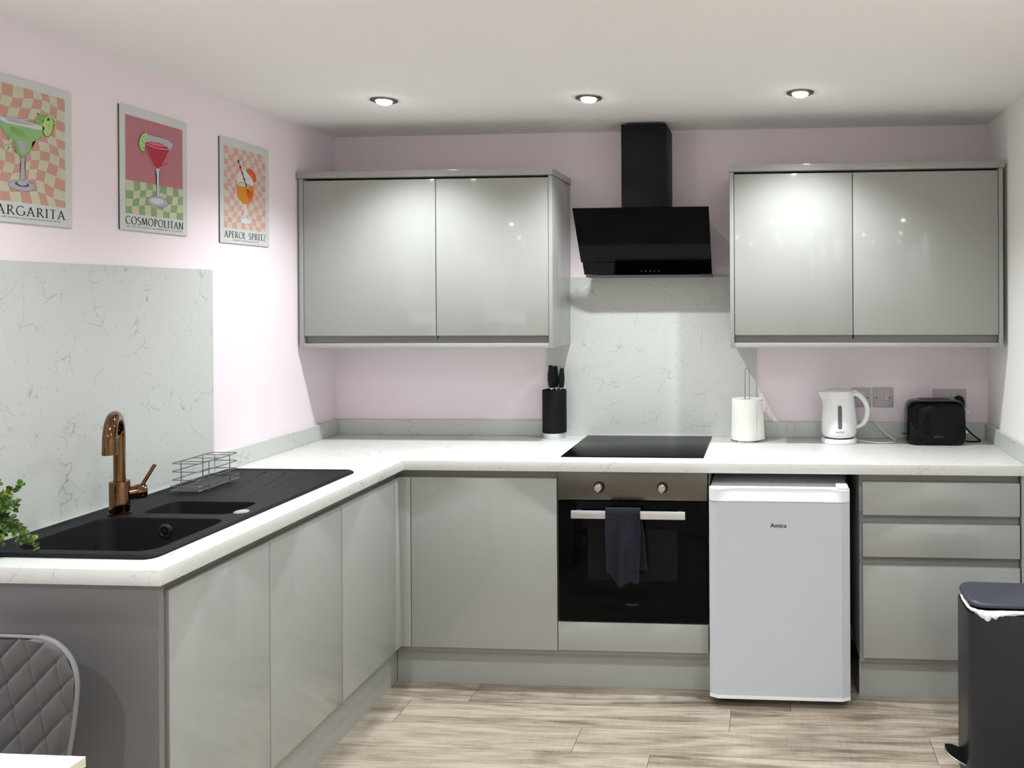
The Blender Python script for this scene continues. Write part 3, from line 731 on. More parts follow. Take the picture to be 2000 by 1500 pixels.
hp = catmull([(kc.x+0.055, kc.y, kc.z+0.212), (kc.x+0.082, kc.y, kc.z+0.212), (kc.x+0.110, kc.y, kc.z+0.186), (kc.x+0.124, kc.y, kc.z+0.150), (kc.x+0.120, kc.y, kc.z+0.108), (kc.x+0.100, kc.y, kc.z+0.078), (kc.x+0.072, kc.y, kc.z+0.064)], 6)
mb = MB(); mb.tube(hp, [0.0115]*(len(hp)-8)+[0.0105, 0.010, 0.0095, 0.009, 0.0085, 0.008, 0.0075, 0.007], 16); mb.build('handle', T['white_plastic'], t, smooth=50)
gx = kc.x-0.0015
def ks(x, h, e=0.0007):
    r = kr(h)+e; dx = x-kc.x; return (x, kc.y-math.sqrt(max(1e-6, r*r-dx*dx)), kc.z+h)
mb = MB(); ring = []
g0, g1, gw = 0.068, 0.171, 0.0088
def gauge(u, v):
    h = g0+(g1-g0)*v; e = min(h-g0, g1-h); hw = gw*math.sqrt(max(0, 1-max(0, 1-e/gw)**2)); return ks(gx+(2*u-1)*hw, h)
mb.grid(gauge, 8, 40); mb.build('water_gauge', mat('grey gauge', (96, 98, 100), 0.2), t, smooth=60)
mb = MB(); mb.text('KENWOOD', (0, 0, 0), (1, 0, 0), (0, 0, 1), 0.036, 0.0062)
for v in mb.bm.verts: v.co = Vector(ks(gx-0.018+v.co.x, 0.052+v.co.z, 0.0006))
mb.build('logo', T['ink'], t)
# its cord
cp = catmull([(kc.x+0.062, kc.y+0.035, ZT+0.008), (kc.x+0.10, kc.y-0.005, ZT+0.006), (kc.x+0.16, kc.y-0.030, ZT+0.004), (kc.x+0.215, kc.y-0.030, ZT+0.004), (kc.x+0.245, kc.y-0.005, ZT+0.004), (kc.x+0.252, kc.y+0.045, ZT+0.004), (kc.x+0.235, kc.y+0.075, ZT+0.012), (kc.x+0.19, kc.y+0.082, ZT+0.05), (kc.x+0.15, kc.y+0.085, ZT+0.11), (kc.x+0.125, kc.y+0.088, ZT+0.155)], 6)
mb = MB(); mb.tube(cp, 0.0030, 8); mb.build('power_cord', T['white_plastic'], t, smooth=60)

# ------------------------------------------------------------------ sockets
def plate(x0, x1, z0, z1, label, name='wall_socket'):
    t = thing(name, label, 'socket', ((x0+x1)/2, 0, z0))
    mb = MB(); mb.box(x0, x1, -0.008, -0.0005, z0, z1, bev=0.003); mb.build('plate', T['socket'], t, smooth=40); return t
def screw(t, x, z_):
    mb = MB(); mb.lathe((x, -0.0078, z_), [(0.0038, 0), (0.0034, -0.0012)], 14, ax=(0, 1, 0)); mb.build('screw', T['print_grey'], t)
zs = 1.107
t = plate(2.4405, 2.5275, 1.063, 1.151, 'single grey wall socket half hidden behind the kettle'); screw(t, 2.4550, zs); screw(t, 2.513, zs)
mb = MB(); mb.box(2.472, 2.496, -0.0105, -0.0078, 1.118, 1.134, bev=0.001); mb.build('switch', T['switch'], t)
t = plate(2.5365, 2.6280, 1.063, 1.1525, 'single grey switched fuse plate between kettle and toaster', 'fused_switch'); screw(t, 2.5520, zs); screw(t, 2.613, zs)
mb = MB(); mb.box(2.588, 2.604, -0.0115, -0.0078, 1.094, 1.124, bev=0.0015); mb.build('switch', T['switch'], t)
mb = MB(); mb.box(2.566, 2.584, -0.0090, -0.0078, 1.095, 1.122, bev=0.0005); mb.build('fuse_cover', T['socket'], t)
t = plate(2.8060, 2.9540, 1.060, 1.1470, 'double grey wall socket above the black toaster'); screw(t, 2.820, 1.104); screw(t, 2.941, 1.104)
for x in (2.864, 2.885):
    mb = MB(); mb.box(x, x+0.0165, -0.0110, -0.0078, 1.112, 1.134, bev=0.0015); mb.build('switch', T['switch'], t)
mb = MB(); mb.box(2.8425, 2.8455, -0.0083, -0.0078, 1.102, 1.112); mb.box(2.834, 2.838, -0.0083, -0.0078, 1.085, 1.088); mb.box(2.850, 2.854, -0.0083, -0.0078, 1.085, 1.088); mb.build('pin_holes', T['rubber'], t)
# plug
t = thing('plug', 'black plug pushed into the double socket behind the toaster', 'plug', (2.918, -0.03, 1.070))
mb = MB(); prof = [(-0.024, 0.0), (-0.024, 0.026), (-0.012, 0.044), (0.004, 0.049), (0.014, 0.044), (0.024, 0.026), (0.024, 0.0)]
mb.loft([[(2.918+x*k, y, 1.070+zz*k) for x, zz in prof] for y, k in ((-0.0095, 1), (-0.028, 1), (-0.042, 0.85))]); mb.build('plug_body', T['rubber'], t, smooth=30)

# ------------------------------------------------------------------ toaster
tx0, tx1, ty0, ty1, tz = 2.660, 2.914, -0.205, -0.050, ZT
t = thing('toaster', 'gloss black two-slice toaster in the corner by the right wall', 'toaster', ((tx0+tx1)/2, -0.13, tz))
mb = MB(); rings = []
for h, ins in ((0.0, 0.012), (0.004, 0.006), (0.012, 0.002), (0.03, 0.0), (0.10, 0.001), (0.145, 0.003), (0.162, 0.006), (0.174, 0.012), (0.182, 0.022), (0.186, 0.034)):
    rings.append(rrect(tx0+ins, tx1-ins, ty0+ins*0.8, ty1-ins*0.8, 0.042-ins*0.3, tz+0.004+h, 8))
mb.loft(rings); mb.build('housing', T['gloss_black'], t, smooth=60)
mb = MB(); P = []
mb.loft([rrect(tx0+0.055, tx1-0.045, ty0-0.0015, ty0+0.01, 0.0055, tz+0.02, 4), rrect(tx0+0.060, tx1-0.050, ty0-0.0020, ty0+0.01, 0.0055, tz+0.10, 4), rrect(tx0+0.080, tx1-0.070, ty0-0.0005, ty0+0.012, 0.0055, tz+0.135, 4)]); mb.build('front_panel', T['gloss_black'], t, smooth=60)
mb = MB(); mb.box(tx0+0.058, tx1-0.058, -0.163, -0.092, tz+0.189, tz+0.1925, bev=0.001); sl = mb.build('slot_frame', T['steel'], t)
mb = MB(); mb.box(tx0+0.063, tx1-0.063, -0.155, -0.137, tz+0.1924, tz+0.1932); mb.box(tx0+0.063, tx1-0.063, -0.118, -0.100, tz+0.1924, tz+0.1932); mb.build('slot', T['dark'], sl)
mb = MB(); mb.box(tx1-0.002, tx1+0.004, -0.142, -0.118, tz+0.128, tz+0.152, bev=0.001); mb.box(tx1+0.003, tx1+0.020, -0.150, -0.110, tz+0.138, tz+0.143, bev=0.0015); mb.build('lever', T['chrome'], t)
mb = MB(); mb.lathe((tx1-0.002, -0.130, tz+0.048), [(0.010, 0), (0.010, 0.015), (0.008, 0.017)], 20, ax=(1, 0, 0)); mb.build('dial', T['chrome'], t, smooth=40)
mb = MB(); mb.box(tx0-0.012, tx0+0.004, -0.135, -0.120, tz+0.038, tz+0.041, bev=0.001); mb.build('crumb_tray', T['rubber'], t)
mb = MB(); mb.text('KENWOOD', (2.770, ty0-0.0022, tz+0.0365), (1, 0, 0), (0, 0, 1), 0.038, 0.0052); mb.build('logo', T['print_mid'], t)
cp = catmull([(2.912, -0.068, tz+0.078), (2.935, -0.060, tz+0.060), (2.965, -0.055, tz+0.028), (2.990, -0.070, tz+0.008), (2.992, -0.095, tz+0.004), (2.965, -0.112, tz+0.004), (2.930, -0.108, tz+0.004), (2.905, -0.085, tz+0.008)], 6)
mb = MB(); mb.tube(cp, 0.0034, 8); mb.build('power_cord', T['rubber'], t, smooth=60)

# ------------------------------------------------------------------ pedal bin
bx0, bx1, by0, by1 = 2.686, 3.020, -1.165, -0.965
t = thing('pedal_bin', 'slate grey pedal bin with a white bag poking out from under its lid', 'bin', ((bx0+bx1)/2, (by0+by1)/2, 0))
mb = MB(); bz = 0.572
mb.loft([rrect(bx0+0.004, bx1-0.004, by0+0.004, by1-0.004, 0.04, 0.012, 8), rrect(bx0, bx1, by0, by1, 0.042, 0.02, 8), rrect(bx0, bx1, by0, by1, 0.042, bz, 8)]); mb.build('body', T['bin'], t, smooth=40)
mb = MB(); mb.box(bx0+0.01, bx1-0.01, by0+0.01, by1-0.01, 0, 0.013, bev=0.002); mb.build('foot', T['rubber'], t)
mb = MB(); mb.loft([rrect(bx0+0.006, bx1-0.006, by0+0.006, by1-0.006, 0.038, bz+0.0005, 8), rrect(bx0+0.008, bx1-0.008, by0+0.008, by1-0.008, 0.038, bz+0.006, 8)]); mb.build('inner_rim', T['rubber'], t)
mb = MB(); L = []
for ins, zz in ((0.012, 0.0), (0.004, 0.003), (0.002, 0.010), (0.006, 0.0175), (0.016, 0.0205)):
    P = rrect(bx0+ins, bx1-ins-0.01, by0+ins, by1-ins, 0.05-ins*0.5, 0, 8); L.append([(p[0], p[1], bz+0.016+zz+(bx1-p[0])*0.010+(p[1]-by0)*0.012) for p in P])
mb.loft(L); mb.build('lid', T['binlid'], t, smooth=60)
mb = MB()
def bagf(u, v):
    s_ = u; base = rrect(bx0+0.003, bx1-0.003, by0+0.003, by1-0.003, 0.04, 0, 8)
    # run along the left side from the back to the front corner then along the front
    path = [(bx0+0.007, by1-0.06), (bx0+0.006, by0+0.06), (bx0+0.010, by0+0.025), (bx0+0.03, by0+0.004), (bx0+0.06, by0-0.001), (bx0+0.11, by0), (bx0+0.2, by0+0.002), (bx1-0.02, by0+0.003)]
    k = s_*(len(path)-1); i = min(int(k), len(path)-2); f = k-i
    x = path[i][0]*(1-f)+path[i+1][0]*f; y = path[i][1]*(1-f)+path[i+1][1]*f
    n = noise.noise(Vector((s_*14, v*3, 1.3))); n2 = noise.noise(Vector((s_*31, v*5, 4.3)))
    hang = 0.020*math.exp(-((s_-0.55)/0.12)**2)+0.003-0.008*max(0, 1-s_/0.3)
    z_ = bz+0.017-v*(0.010+hang*(1+0.8*n2)); out = math.sin(v*PI)*0.006+n*0.003
    dx, dy = (-1, 0) if s_ < 0.25 else ((-0.6, -0.8) if s_ < 0.5 else (0, -1))
    return (x+dx*out, y+dy*out, z_)
mb.grid(bagf, 80, 8); mb.build('bin_bag', T['bag'], t, smooth=50)
mb = MB(); cy = -1.062
mb.loft([[(bx0+0.01+x, cy+y, zz) for x, y in ((0.02, -0.05), (-0.035, -0.045), (-0.062, -0.025), (-0.066, 0.0), (-0.062, 0.025), (-0.035, 0.045), (0.02, 0.05))] for zz in (0.050, 0.058)])
for v in mb.bm.verts: v.co.z += (bx0-v.co.x)*0.42+0.020
pd = mb.build('pedal', T['rubber'], t, smooth=30)
mb = MB(); P = catmull([(bx0-0.000, cy-0.050, 0.074), (bx0-0.028, cy-0.047, 0.086), (bx0-0.052, cy-0.030, 0.096), (bx0-0.057, cy, 0.098)], 5); mb.tube(P, 0.0035, 8); mb.build('pedal_edge', T['chrome'], pd, smooth=60)

# ------------------------------------------------------------------ potted plant at the worktop end
pp = Vector((0.060, -1.868, ZT))
t = thing('potted_plant', 'green leafy plant at the left edge, spilling over the near end of the sink', 'plant', pp)
mb = MB(); mb.lathe(pp, [(0.022, 0), (0.026, 0.002), (0.032, 0.07), (0.033, 0.072), (0.030, 0.072), (0.029, 0.062)], 28); mb.build('pot', T['pot'], t, smooth=40)
mb = MB(); mb.lathe(pp, [(0.028, 0.058), (0.001, 0.063)], 20); mb.build('soil', T['soil'], t)
stems = MB(); lv = MB(); lv2 = MB()
rp = random.Random(21)
def leaf(mbx, p, d, n, L, W):
    d = d.normalized(); s_ = d.cross(n).normalized(); n = s_.cross(d)
    rows = [(0, 0.12), (0.25, 0.75), (0.55, 1.0), (0.8, 0.7), (1.0, 0.1)]
    R = [[p+d*(L*a)+n*(0.12*L*math.sin(a*PI))+s_*(W*b*k)+n*(0.10*L*abs(k)) for k in (-1, -0.5, 0, 0.5, 1)] for a, b in rows]
    t_ = bmesh.new(); V = [[t_.verts.new(q) for q in r] for r in R]
    for a, b in zip(V, V[1:]):
        for i in range(4): t_.faces.new((a[i], a[i+1], b[i+1], b[i]))
    mbx._take(t_)
tips = [(0.185, -1.790, 0.935), (0.150, -1.800, 0.985), (0.165, -1.825, 1.060), (0.150, -1.80, 1.100), (0.10, -1.84, 1.13), (0.13, -1.88, 1.09), (0.135, -1.81, 1.02), (0.155, -1.775, 0.955),
        (0.065, -1.80, 1.12), (0.055, -1.86, 1.11), (0.065, -1.93, 1.10), (0.09, -1.95, 1.05), (0.10, -1.80, 0.97), (0.15, -1.87, 1.00), (0.12, -1.83, 1.11), (0.060, -1.78, 1.04), (0.14, -1.84, 0.960), (0.125, -1.80, 0.99), (0.13, -1.79, 1.04), (0.12, -1.86, 1.03), (0.11, -1.80, 1.07), (0.165, -1.80, 0.950), (0.145, -1.83, 1.075)]
for ti in tips:
    e = Vector(ti); b0 = pp+Vector((rp.uniform(-0.012, 0.012), rp.uniform(-0.012, 0.012), 0.062))
    mid = b0+(e-b0)*0.5+Vector((0, 0, 0.055 if e.z < 1.05 else 0.01))+Vector((rp.uniform(-1, 1), rp.uniform(-1, 1), 0))*0.008
    P = catmull([b0, mid, e], 9); stems.tube(P, 0.0011, 5)
    n = len(P)
    for i in range(4, n):
        d = (P[i]-P[i-1]).normalized(); 
        for sgn in (0, 1, 2):
            a = rp.uniform(0, 2*PI); o1 = d.orthogonal().normalized(); q = (o1*math.cos(a)+d.cross(o1)*math.sin(a))
            L = rp.uniform(0.011, 0.018); dirn = (q+d*0.55+Vector((0, 0, 0.15)))
            leaf(lv2 if rp.random() < 0.35 else lv, P[i], dirn, (Vector((0.5, -0.6, 0.6))+Vector((rp.uniform(-1, 1), rp.uniform(-1, 1), rp.uniform(-1, 1)))*0.7), L, L*0.42)
stems.build('stems', T['stalk'], t, smooth=60); lv.build('leaves', T['leaf'], t, smooth=80); lv2.build('young_leaves', T['leaf2'], t, smooth=80)

# ------------------------------------------------------------------ chair
cc = Vector((0.300, -2.05, 0))
t = thing('dining_chair', 'grey velvet dining chair with diamond-stitched back behind the white table', 'chair', (0.30, -2.25, 0))
HW, ZB, ZTOP = 0.205, 0.44, 0.806
def back_half(zz):   # half width at height
    k = (zz-ZB)/(ZTOP-ZB); return 0.176+0.034*math.sin(min(1, k*1.35)*PI/2)
def outline(u, v):
    # u -1..1, v 0..1 -> x,z with rounded upper corners
    zz = ZB+(ZTOP-ZB)*v; r = 0.112; hw = back_half(min(zz, ZTOP-r))
    if zz > ZTOP-r:
        q = (zz-(ZTOP-r))/r; hw = hw-r+r*math.sqrt(max(0, 1-q**2.3))
    return u*hw, zz
def backy(x, zz): return cc.y+0.015+0.075*(zz-ZB)-0.28*x*x
def quilt(x, zz):
    s1 = (zz-1.02*x-0.010)/0.073; s2 = (zz+3.0*x-0.02)/0.205
    d1 = abs(s1-round(s1))*0.073/1.43; d2 = abs(s2-round(s2))*0.205/3.16
    return -0.0048*math.exp(-(d1/0.0042)**1.2)-0.0030*math.exp(-(d2/0.0038)**1.2)+0.002*min(1, d1/0.02)*min(1, d2/0.02)
def fb(u, v):
    vv = 1-(1-v)**1.7
    x, zz = outline(2*u-1, vv); e = max(0, abs(2*u-1)-0.90)/0.10
    yy = backy(x, zz)-0.018-quilt(x, zz)*-1*-1*-1 if False else backy(x, zz)-0.020-quilt(x, zz)
    return (cc.x+x, yy+0.010*e*e, zz)
mb = MB(); mb.grid(fb, 200, 200); mb.build('backrest', T['velvet'], t, smooth=80)
def rr_(u, v):
    vv = 1-(1-v)**1.7; x, zz = outline(2*u-1, vv); e = max(0, abs(2*u-1)-0.9)/0.10; return (cc.x+x*1.0, backy(x, zz)+0.012-0.010*e*e, zz)
mb = MB(); mb.grid(rr_, 40, 60); mb.build('backrest_shell', T['velvet'], t, smooth=80)
edge = []
for k in range(0, 61): x, zz = outline(-1, 1-(1-k/60)**3); edge.append((x, zz))
edge += [(x*(1-2*j/20), ZTOP) for j in range(1, 20) for x in (edge[60][0],)]
for k in range(60, -1, -1): x, zz = outline(1, 1-(1-k/60)**3); edge.append((x, zz))
mb = MB(); R = []
for x, zz in edge:
    yb = backy(x, zz); dd = Vector((x, 0, (zz-0.62))).normalized()
    R.append([(cc.x+x-dd.x*0.001, yb-0.0085, zz-dd.z*0.001), (cc.x+x+dd.x*0.002, yb-0.0065, zz+dd.z*0.002), (cc.x+x+dd.x*0.003, yb-0.001, zz+dd.z*0.003), (cc.x+x+dd.x*0.001, yb+0.004, zz+dd.z*0.001), (cc.x+x-dd.x*0.006, yb+0.006, zz-dd.z*0.006)])
mb.loft(R, closed=False, cap=False); mb.build('side_band', mat('lighter grey velvet', (120, 118, 119), 0.8, var=0.06, scale=30), t, smooth=80)
mb = MB()
mb.loft([rrect(cc.x-0.21+i_, cc.x+0.21-i_, -2.50+i_, -2.03-i_, 0.06, zz, 8) for zz, i_ in ((0.395, 0.015), (0.405, 0.0), (0.455, 0.0), (0.472, 0.012), (0.478, 0.035))]); mb.build('seat', T['velvet'], t, smooth=60)
for sx_ in (-1, 1):
    for y_, yo in ((-2.44, -0.03), (-2.10, 0.03)):
        mb = MB(); mb.tube([(cc.x+sx_*0.15, y_, 0.396), (cc.x+sx_*0.20, y_+yo, 0.0)], [0.014, 0.009], 14); mb.build('leg', T['matblack'], t, smooth=60)

# ------------------------------------------------------------------ table
t = thing('dining_table', 'white-topped dining table at the lower left edge', 'table', (0.30, -2.75, 0))
mb = MB(); mb.box(-0.0+0.02, 0.8160, -3.13, -2.352, 0.7220, 0.7225+0.0005); mb.box(0.02, 0.8160, -3.13, -2.352, 0.7225, 0.7405, bev=0.0008)
for f in mb.bm.faces:
    f.material_index = 0 if f.normal.z > 0.7 else 1
mb.build('table_top', [T['table'], T['tedge']], t)
for x in (0.045, 0.79):
    for y in (-3.07, -2.43):
        mb = MB(); mb.box(x-0.022, x+0.022, y-0.022, y+0.022, 0, 0.7218, bev=0.002); mb.build('leg', T['table'], t)

# ------------------------------------------------------------------ posters
def checker(mb, a0, a1, b0, b1, nx, ny, m1, m2, amp, ph, x, P, clipb=None, fn=None):
    """wavy checkerboard; all cells meet, outer border stays straight"""
    fn = fn or (lambda a, b: (amp*math.sin(b*38+ph)+amp*0.6*math.sin(a*30+b*22+ph*2), amp*math.sin(a*34+ph*1.7)+amp*0.5*math.cos(b*27-a*20)))
    def W(i, j):
        u, v = i/nx, j/ny; a = a0+(a1-a0)*u; b = b0+(b1-b0)*v; da, db = fn(a, b)
        eu = min(1, min(u, 1-u)*nx*0.8); ev = min(1, min(v, 1-v)*ny*0.8)
        return P(a+da*eu, b+db*ev, x)
    K = 4
    for i in range(nx):
        for j in range(ny):
            mb.m = m1 if (i+j) % 2 else m2
            lp = [W(i+k/K, j) for k in range(K)]+[W(i+1, j+k/K) for k in range(K)]+[W(i+1-k/K, j+1) for k in range(K)]+[W(i, j+1-k/K) for k in range(K)]
            mb.poly(lp)

LET = {}
def arc(cx, cy, rx, ry, a0, a1, n=14): return [(cx+rx*math.cos(math.radians(a0+(a1-a0)*k/n)), cy+ry*math.sin(math.radians(a0+(a1-a0)*k/n))) for k in range(n+1)]
LET['A'] = (0.80, [[(0.08, 0), (0.39, 1.0)], [(0.37, 1.0), (0.72, 0)], [(0.19, 0.34), (0.58, 0.34)]], [(0.08, 0, 0.2), (0.72, 0, 0.24)])
LET['C'] = (0.80, [arc(0.46, 0.5, 0.40, 0.50, 48, 312, 22)], [])
LET['E'] = (0.56, [[(0.14, 0), (0.14, 1)], [(0.1, 0.98), (0.50, 0.98)], [(0.14, 0.52), (0.44, 0.52)], [(0.1, 0.02), (0.53, 0.02)]], [(0.12, 0, 0.18), (0.12, 1, 0.18)])
LET['G'] = (0.88, [arc(0.47, 0.5, 0.41, 0.50, 50, 318, 22), [(0.80, 0.42), (0.80, 0.08)]], [(0.78, 0.43, 0.24)])
LET['I'] = (0.34, [[(0.17, 0), (0.17, 1)]], [(0.17, 0, 0.24), (0.17, 1, 0.24)])
LET['L'] = (0.56, [[(0.15, 0), (0.15, 1)], [(0.1, 0.02), (0.54, 0.02)]], [(0.15, 0, 0.2), (0.15, 1, 0.24)])
LET['M'] = (1.0, [[(0.10, 0), (0.19, 1)], [(0.19, 1), (0.50, 0.08)], [(0.50, 0.08), (0.81, 1)], [(0.81, 1), (0.90, 0)]], [(0.10, 0, 0.2), (0.90, 0, 0.24)])
LET['N'] = (0.88, [[(0.15, 0), (0.15, 1)], [(0.13, 1), (0.74, 0)], [(0.74, 0), (0.74, 1)]], [(0.15, 0, 0.22), (0.12, 1, 0.16), (0.74, 1, 0.22)])
LET['O'] = (0.96, [arc(0.48, 0.5, 0.41, 0.5, 0, 360, 32)], [])
LET['P'] = (0.62, [[(0.16, 0), (0.16, 1)], [(0.14, 0.98)]+arc(0.30, 0.735, 0.25, 0.245, 90, -90, 14)+[(0.2, 0.49)]], [(0.16, 0, 0.24), (0.14, 1, 0.18)])
LET['R'] = (0.74, [[(0.16, 0), (0.16, 1)], [(0.14, 0.98)]+arc(0.30, 0.745, 0.24, 0.235, 90, -90, 14)+[(0.2, 0.51)], [(0.32, 0.5), (0.74, 0.0)]], [(0.16, 0, 0.24), (0.14, 1, 0.18)])
LET['S'] = (0.56, [arc(0.28, 0.745, 0.20, 0.245, 40, 250, 14)+arc(0.27, 0.255, 0.215, 0.255, 80, -140, 14)], [])
LET['T'] = (0.66, [[(0.33, 0), (0.33, 1)], [(0.03, 0.98), (0.63, 0.98)]], [(0.33, 0, 0.24)])
LET['Z'] = (0.66, [[(0.08, 0.98), (0.58, 0.98)], [(0.58, 0.98), (0.07, 0.02)], [(0.07, 0.02), (0.62, 0.02)]], [])
LET[' '] = (0.5, [], [])
def serif_text(mb, s, a0, a1, b0, h, P, x, gap=0.10, thick=1.0):
    wtot = sum(LET[c][0] for c in s)+gap*(len(s)-1); k = (a1-a0)/wtot; cur = 0
    for c in s:
        wd, strokes, serifs = LET[c]
        for st in strokes:
            prev = None; pts = [(a0+(cur+p[0])*k, b0+p[1]*h) for p in st]
            n = len(pts); out = []
            for i in range(n):
                p, q = pts[max(0, i-1)], pts[min(n-1, i+1)]
                dx, dy = q[0]-p[0], q[1]-p[1]; l = math.hypot(dx, dy) or 1; dx /= l; dy /= l
                down = dx*dy < 0 or abs(dx) < 0.05
                wt_ = h*(0.034+0.052*abs(dy)*(1.0 if down else 0.45))*thick
                out.append(((pts[i][0]-dy*wt_, pts[i][1]+dx*wt_), (pts[i][0]+dy*wt_, pts[i][1]-dx*wt_)))
            for (A, B), (C, D) in zip(out, out[1:]): mb.poly([P(*A, x), P(*B, x), P(*D, x), P(*C, x)])
        for sx_, sy_, sw in serifs:
            cx_ = a0+(cur+sx_)*k; cy_ = b0+sy_*h-(0.03*h if sy_ > 0.9 else -0.03*h if sy_ == 0 else 0); w2 = sw*k/2*1.3
            mb.poly([P(cx_-w2, cy_-0.026*h, x), P(cx_+w2, cy_-0.026*h, x), P(cx_+w2, cy_+0.026*h, x), P(cx_-w2, cy_+0.026*h, x)])
        cur += wd+gap

def ellipse(cx, cy, rx, ry, n=24, t=0.0):
    return [(cx+rx*math.cos(2*PI*k/n)*math.cos(t)-ry*math.sin(2*PI*k/n)*math.sin(t), cy+rx*math.cos(2*PI*k/n)*math.sin(t)+ry*math.sin(2*PI*k/n)*math.cos(t)) for k in range(n)]
def pm(name, c): return mat(name, c, 0.6, var=0.05, scale=60)
PM = [T['card'], pm('cream print', (200, 200, 172)), pm('coral print', (200, 152, 140)), pm('green print', (138, 168, 118)), pm('rose print', (182, 116, 126)), pm('glass grey print', (178, 176, 186)),
      pm('outline print', (82, 80, 92)), pm('red drink print', (176, 34, 58)), pm('lime print', (128, 176, 88)), pm('pale lime print', (180, 208, 130)), pm('green drink print', (150, 188, 132)), pm('dark green print', (60, 100, 58)),
      pm('amber print', (212, 138, 28)), pm('orange print', (214, 92, 30)), pm('pale glass print', (210, 214, 216)), pm('pink print', (212, 156, 160)), T['ink'], T['ink2'], pm('dark edge print', (62, 58, 56)), pm('dark rose print', (226, 104, 120)), pm('navy stripe print', (60, 36, 60))]
CARD, CREAM, CORAL, GREEN, ROSE, GLASS, OUT, RED, LIME, PLIME, GDR, DGR, AMB, ORG_, PGL, PINK, INK, INK2, EDGE, DROSE, NAVY = range(21)
def poster(y0, z0, label, draw):
    t = thing('poster', label, 'poster', (0, y0+0.151, z0), 'cocktail prints on the left wall')
    mb = MB(); mb.box(0.0005, 0.0050, y0, y0+0.302, z0, z0+0.4)
    for f in mb.bm.faces: f.material_index = 0 if f.normal.x > 0.5 else 1
    mb.build('backing_board', [T['card'], T['card_edge_shade']], t)
    P = lambda a, b, x=0: Vector((0.0052+0.00022*x, y0+a, z0+b))
    mb = MB(); draw(mb, P)
    for f in mb.bm.faces:
        f.normal_update()
        if f.normal.x < 0: f.normal_flip()
    mb.build('artwork', PM, t)
def blob(mb, m, pts, P, x):
    mb.m = m; t_ = bmesh.new(); vs = [t_.verts.new(P(a, b, x)) for a, b in pts]
    f = t_.faces.new(vs); bmesh.ops.triangulate(t_, faces=[f]); mb._take(t_)
def outl(mb, m, pts, P, x, w=0.0012, closed=True):
    mb.m = m; n = len(pts)
    for i in range(n if closed else n-1):
        (a, b), (c, d) = pts[i], pts[(i+1) % n]; l = math.hypot(c-a, d-b)
        if l < 1e-6: continue
        nx, ny = -(d-b)/l*w/2, (c-a)/l*w/2
        mb.poly([P(a+nx, b+ny, x), P(c+nx, d+ny, x), P(c-nx, d-ny, x), P(a-nx, b-ny, x)])

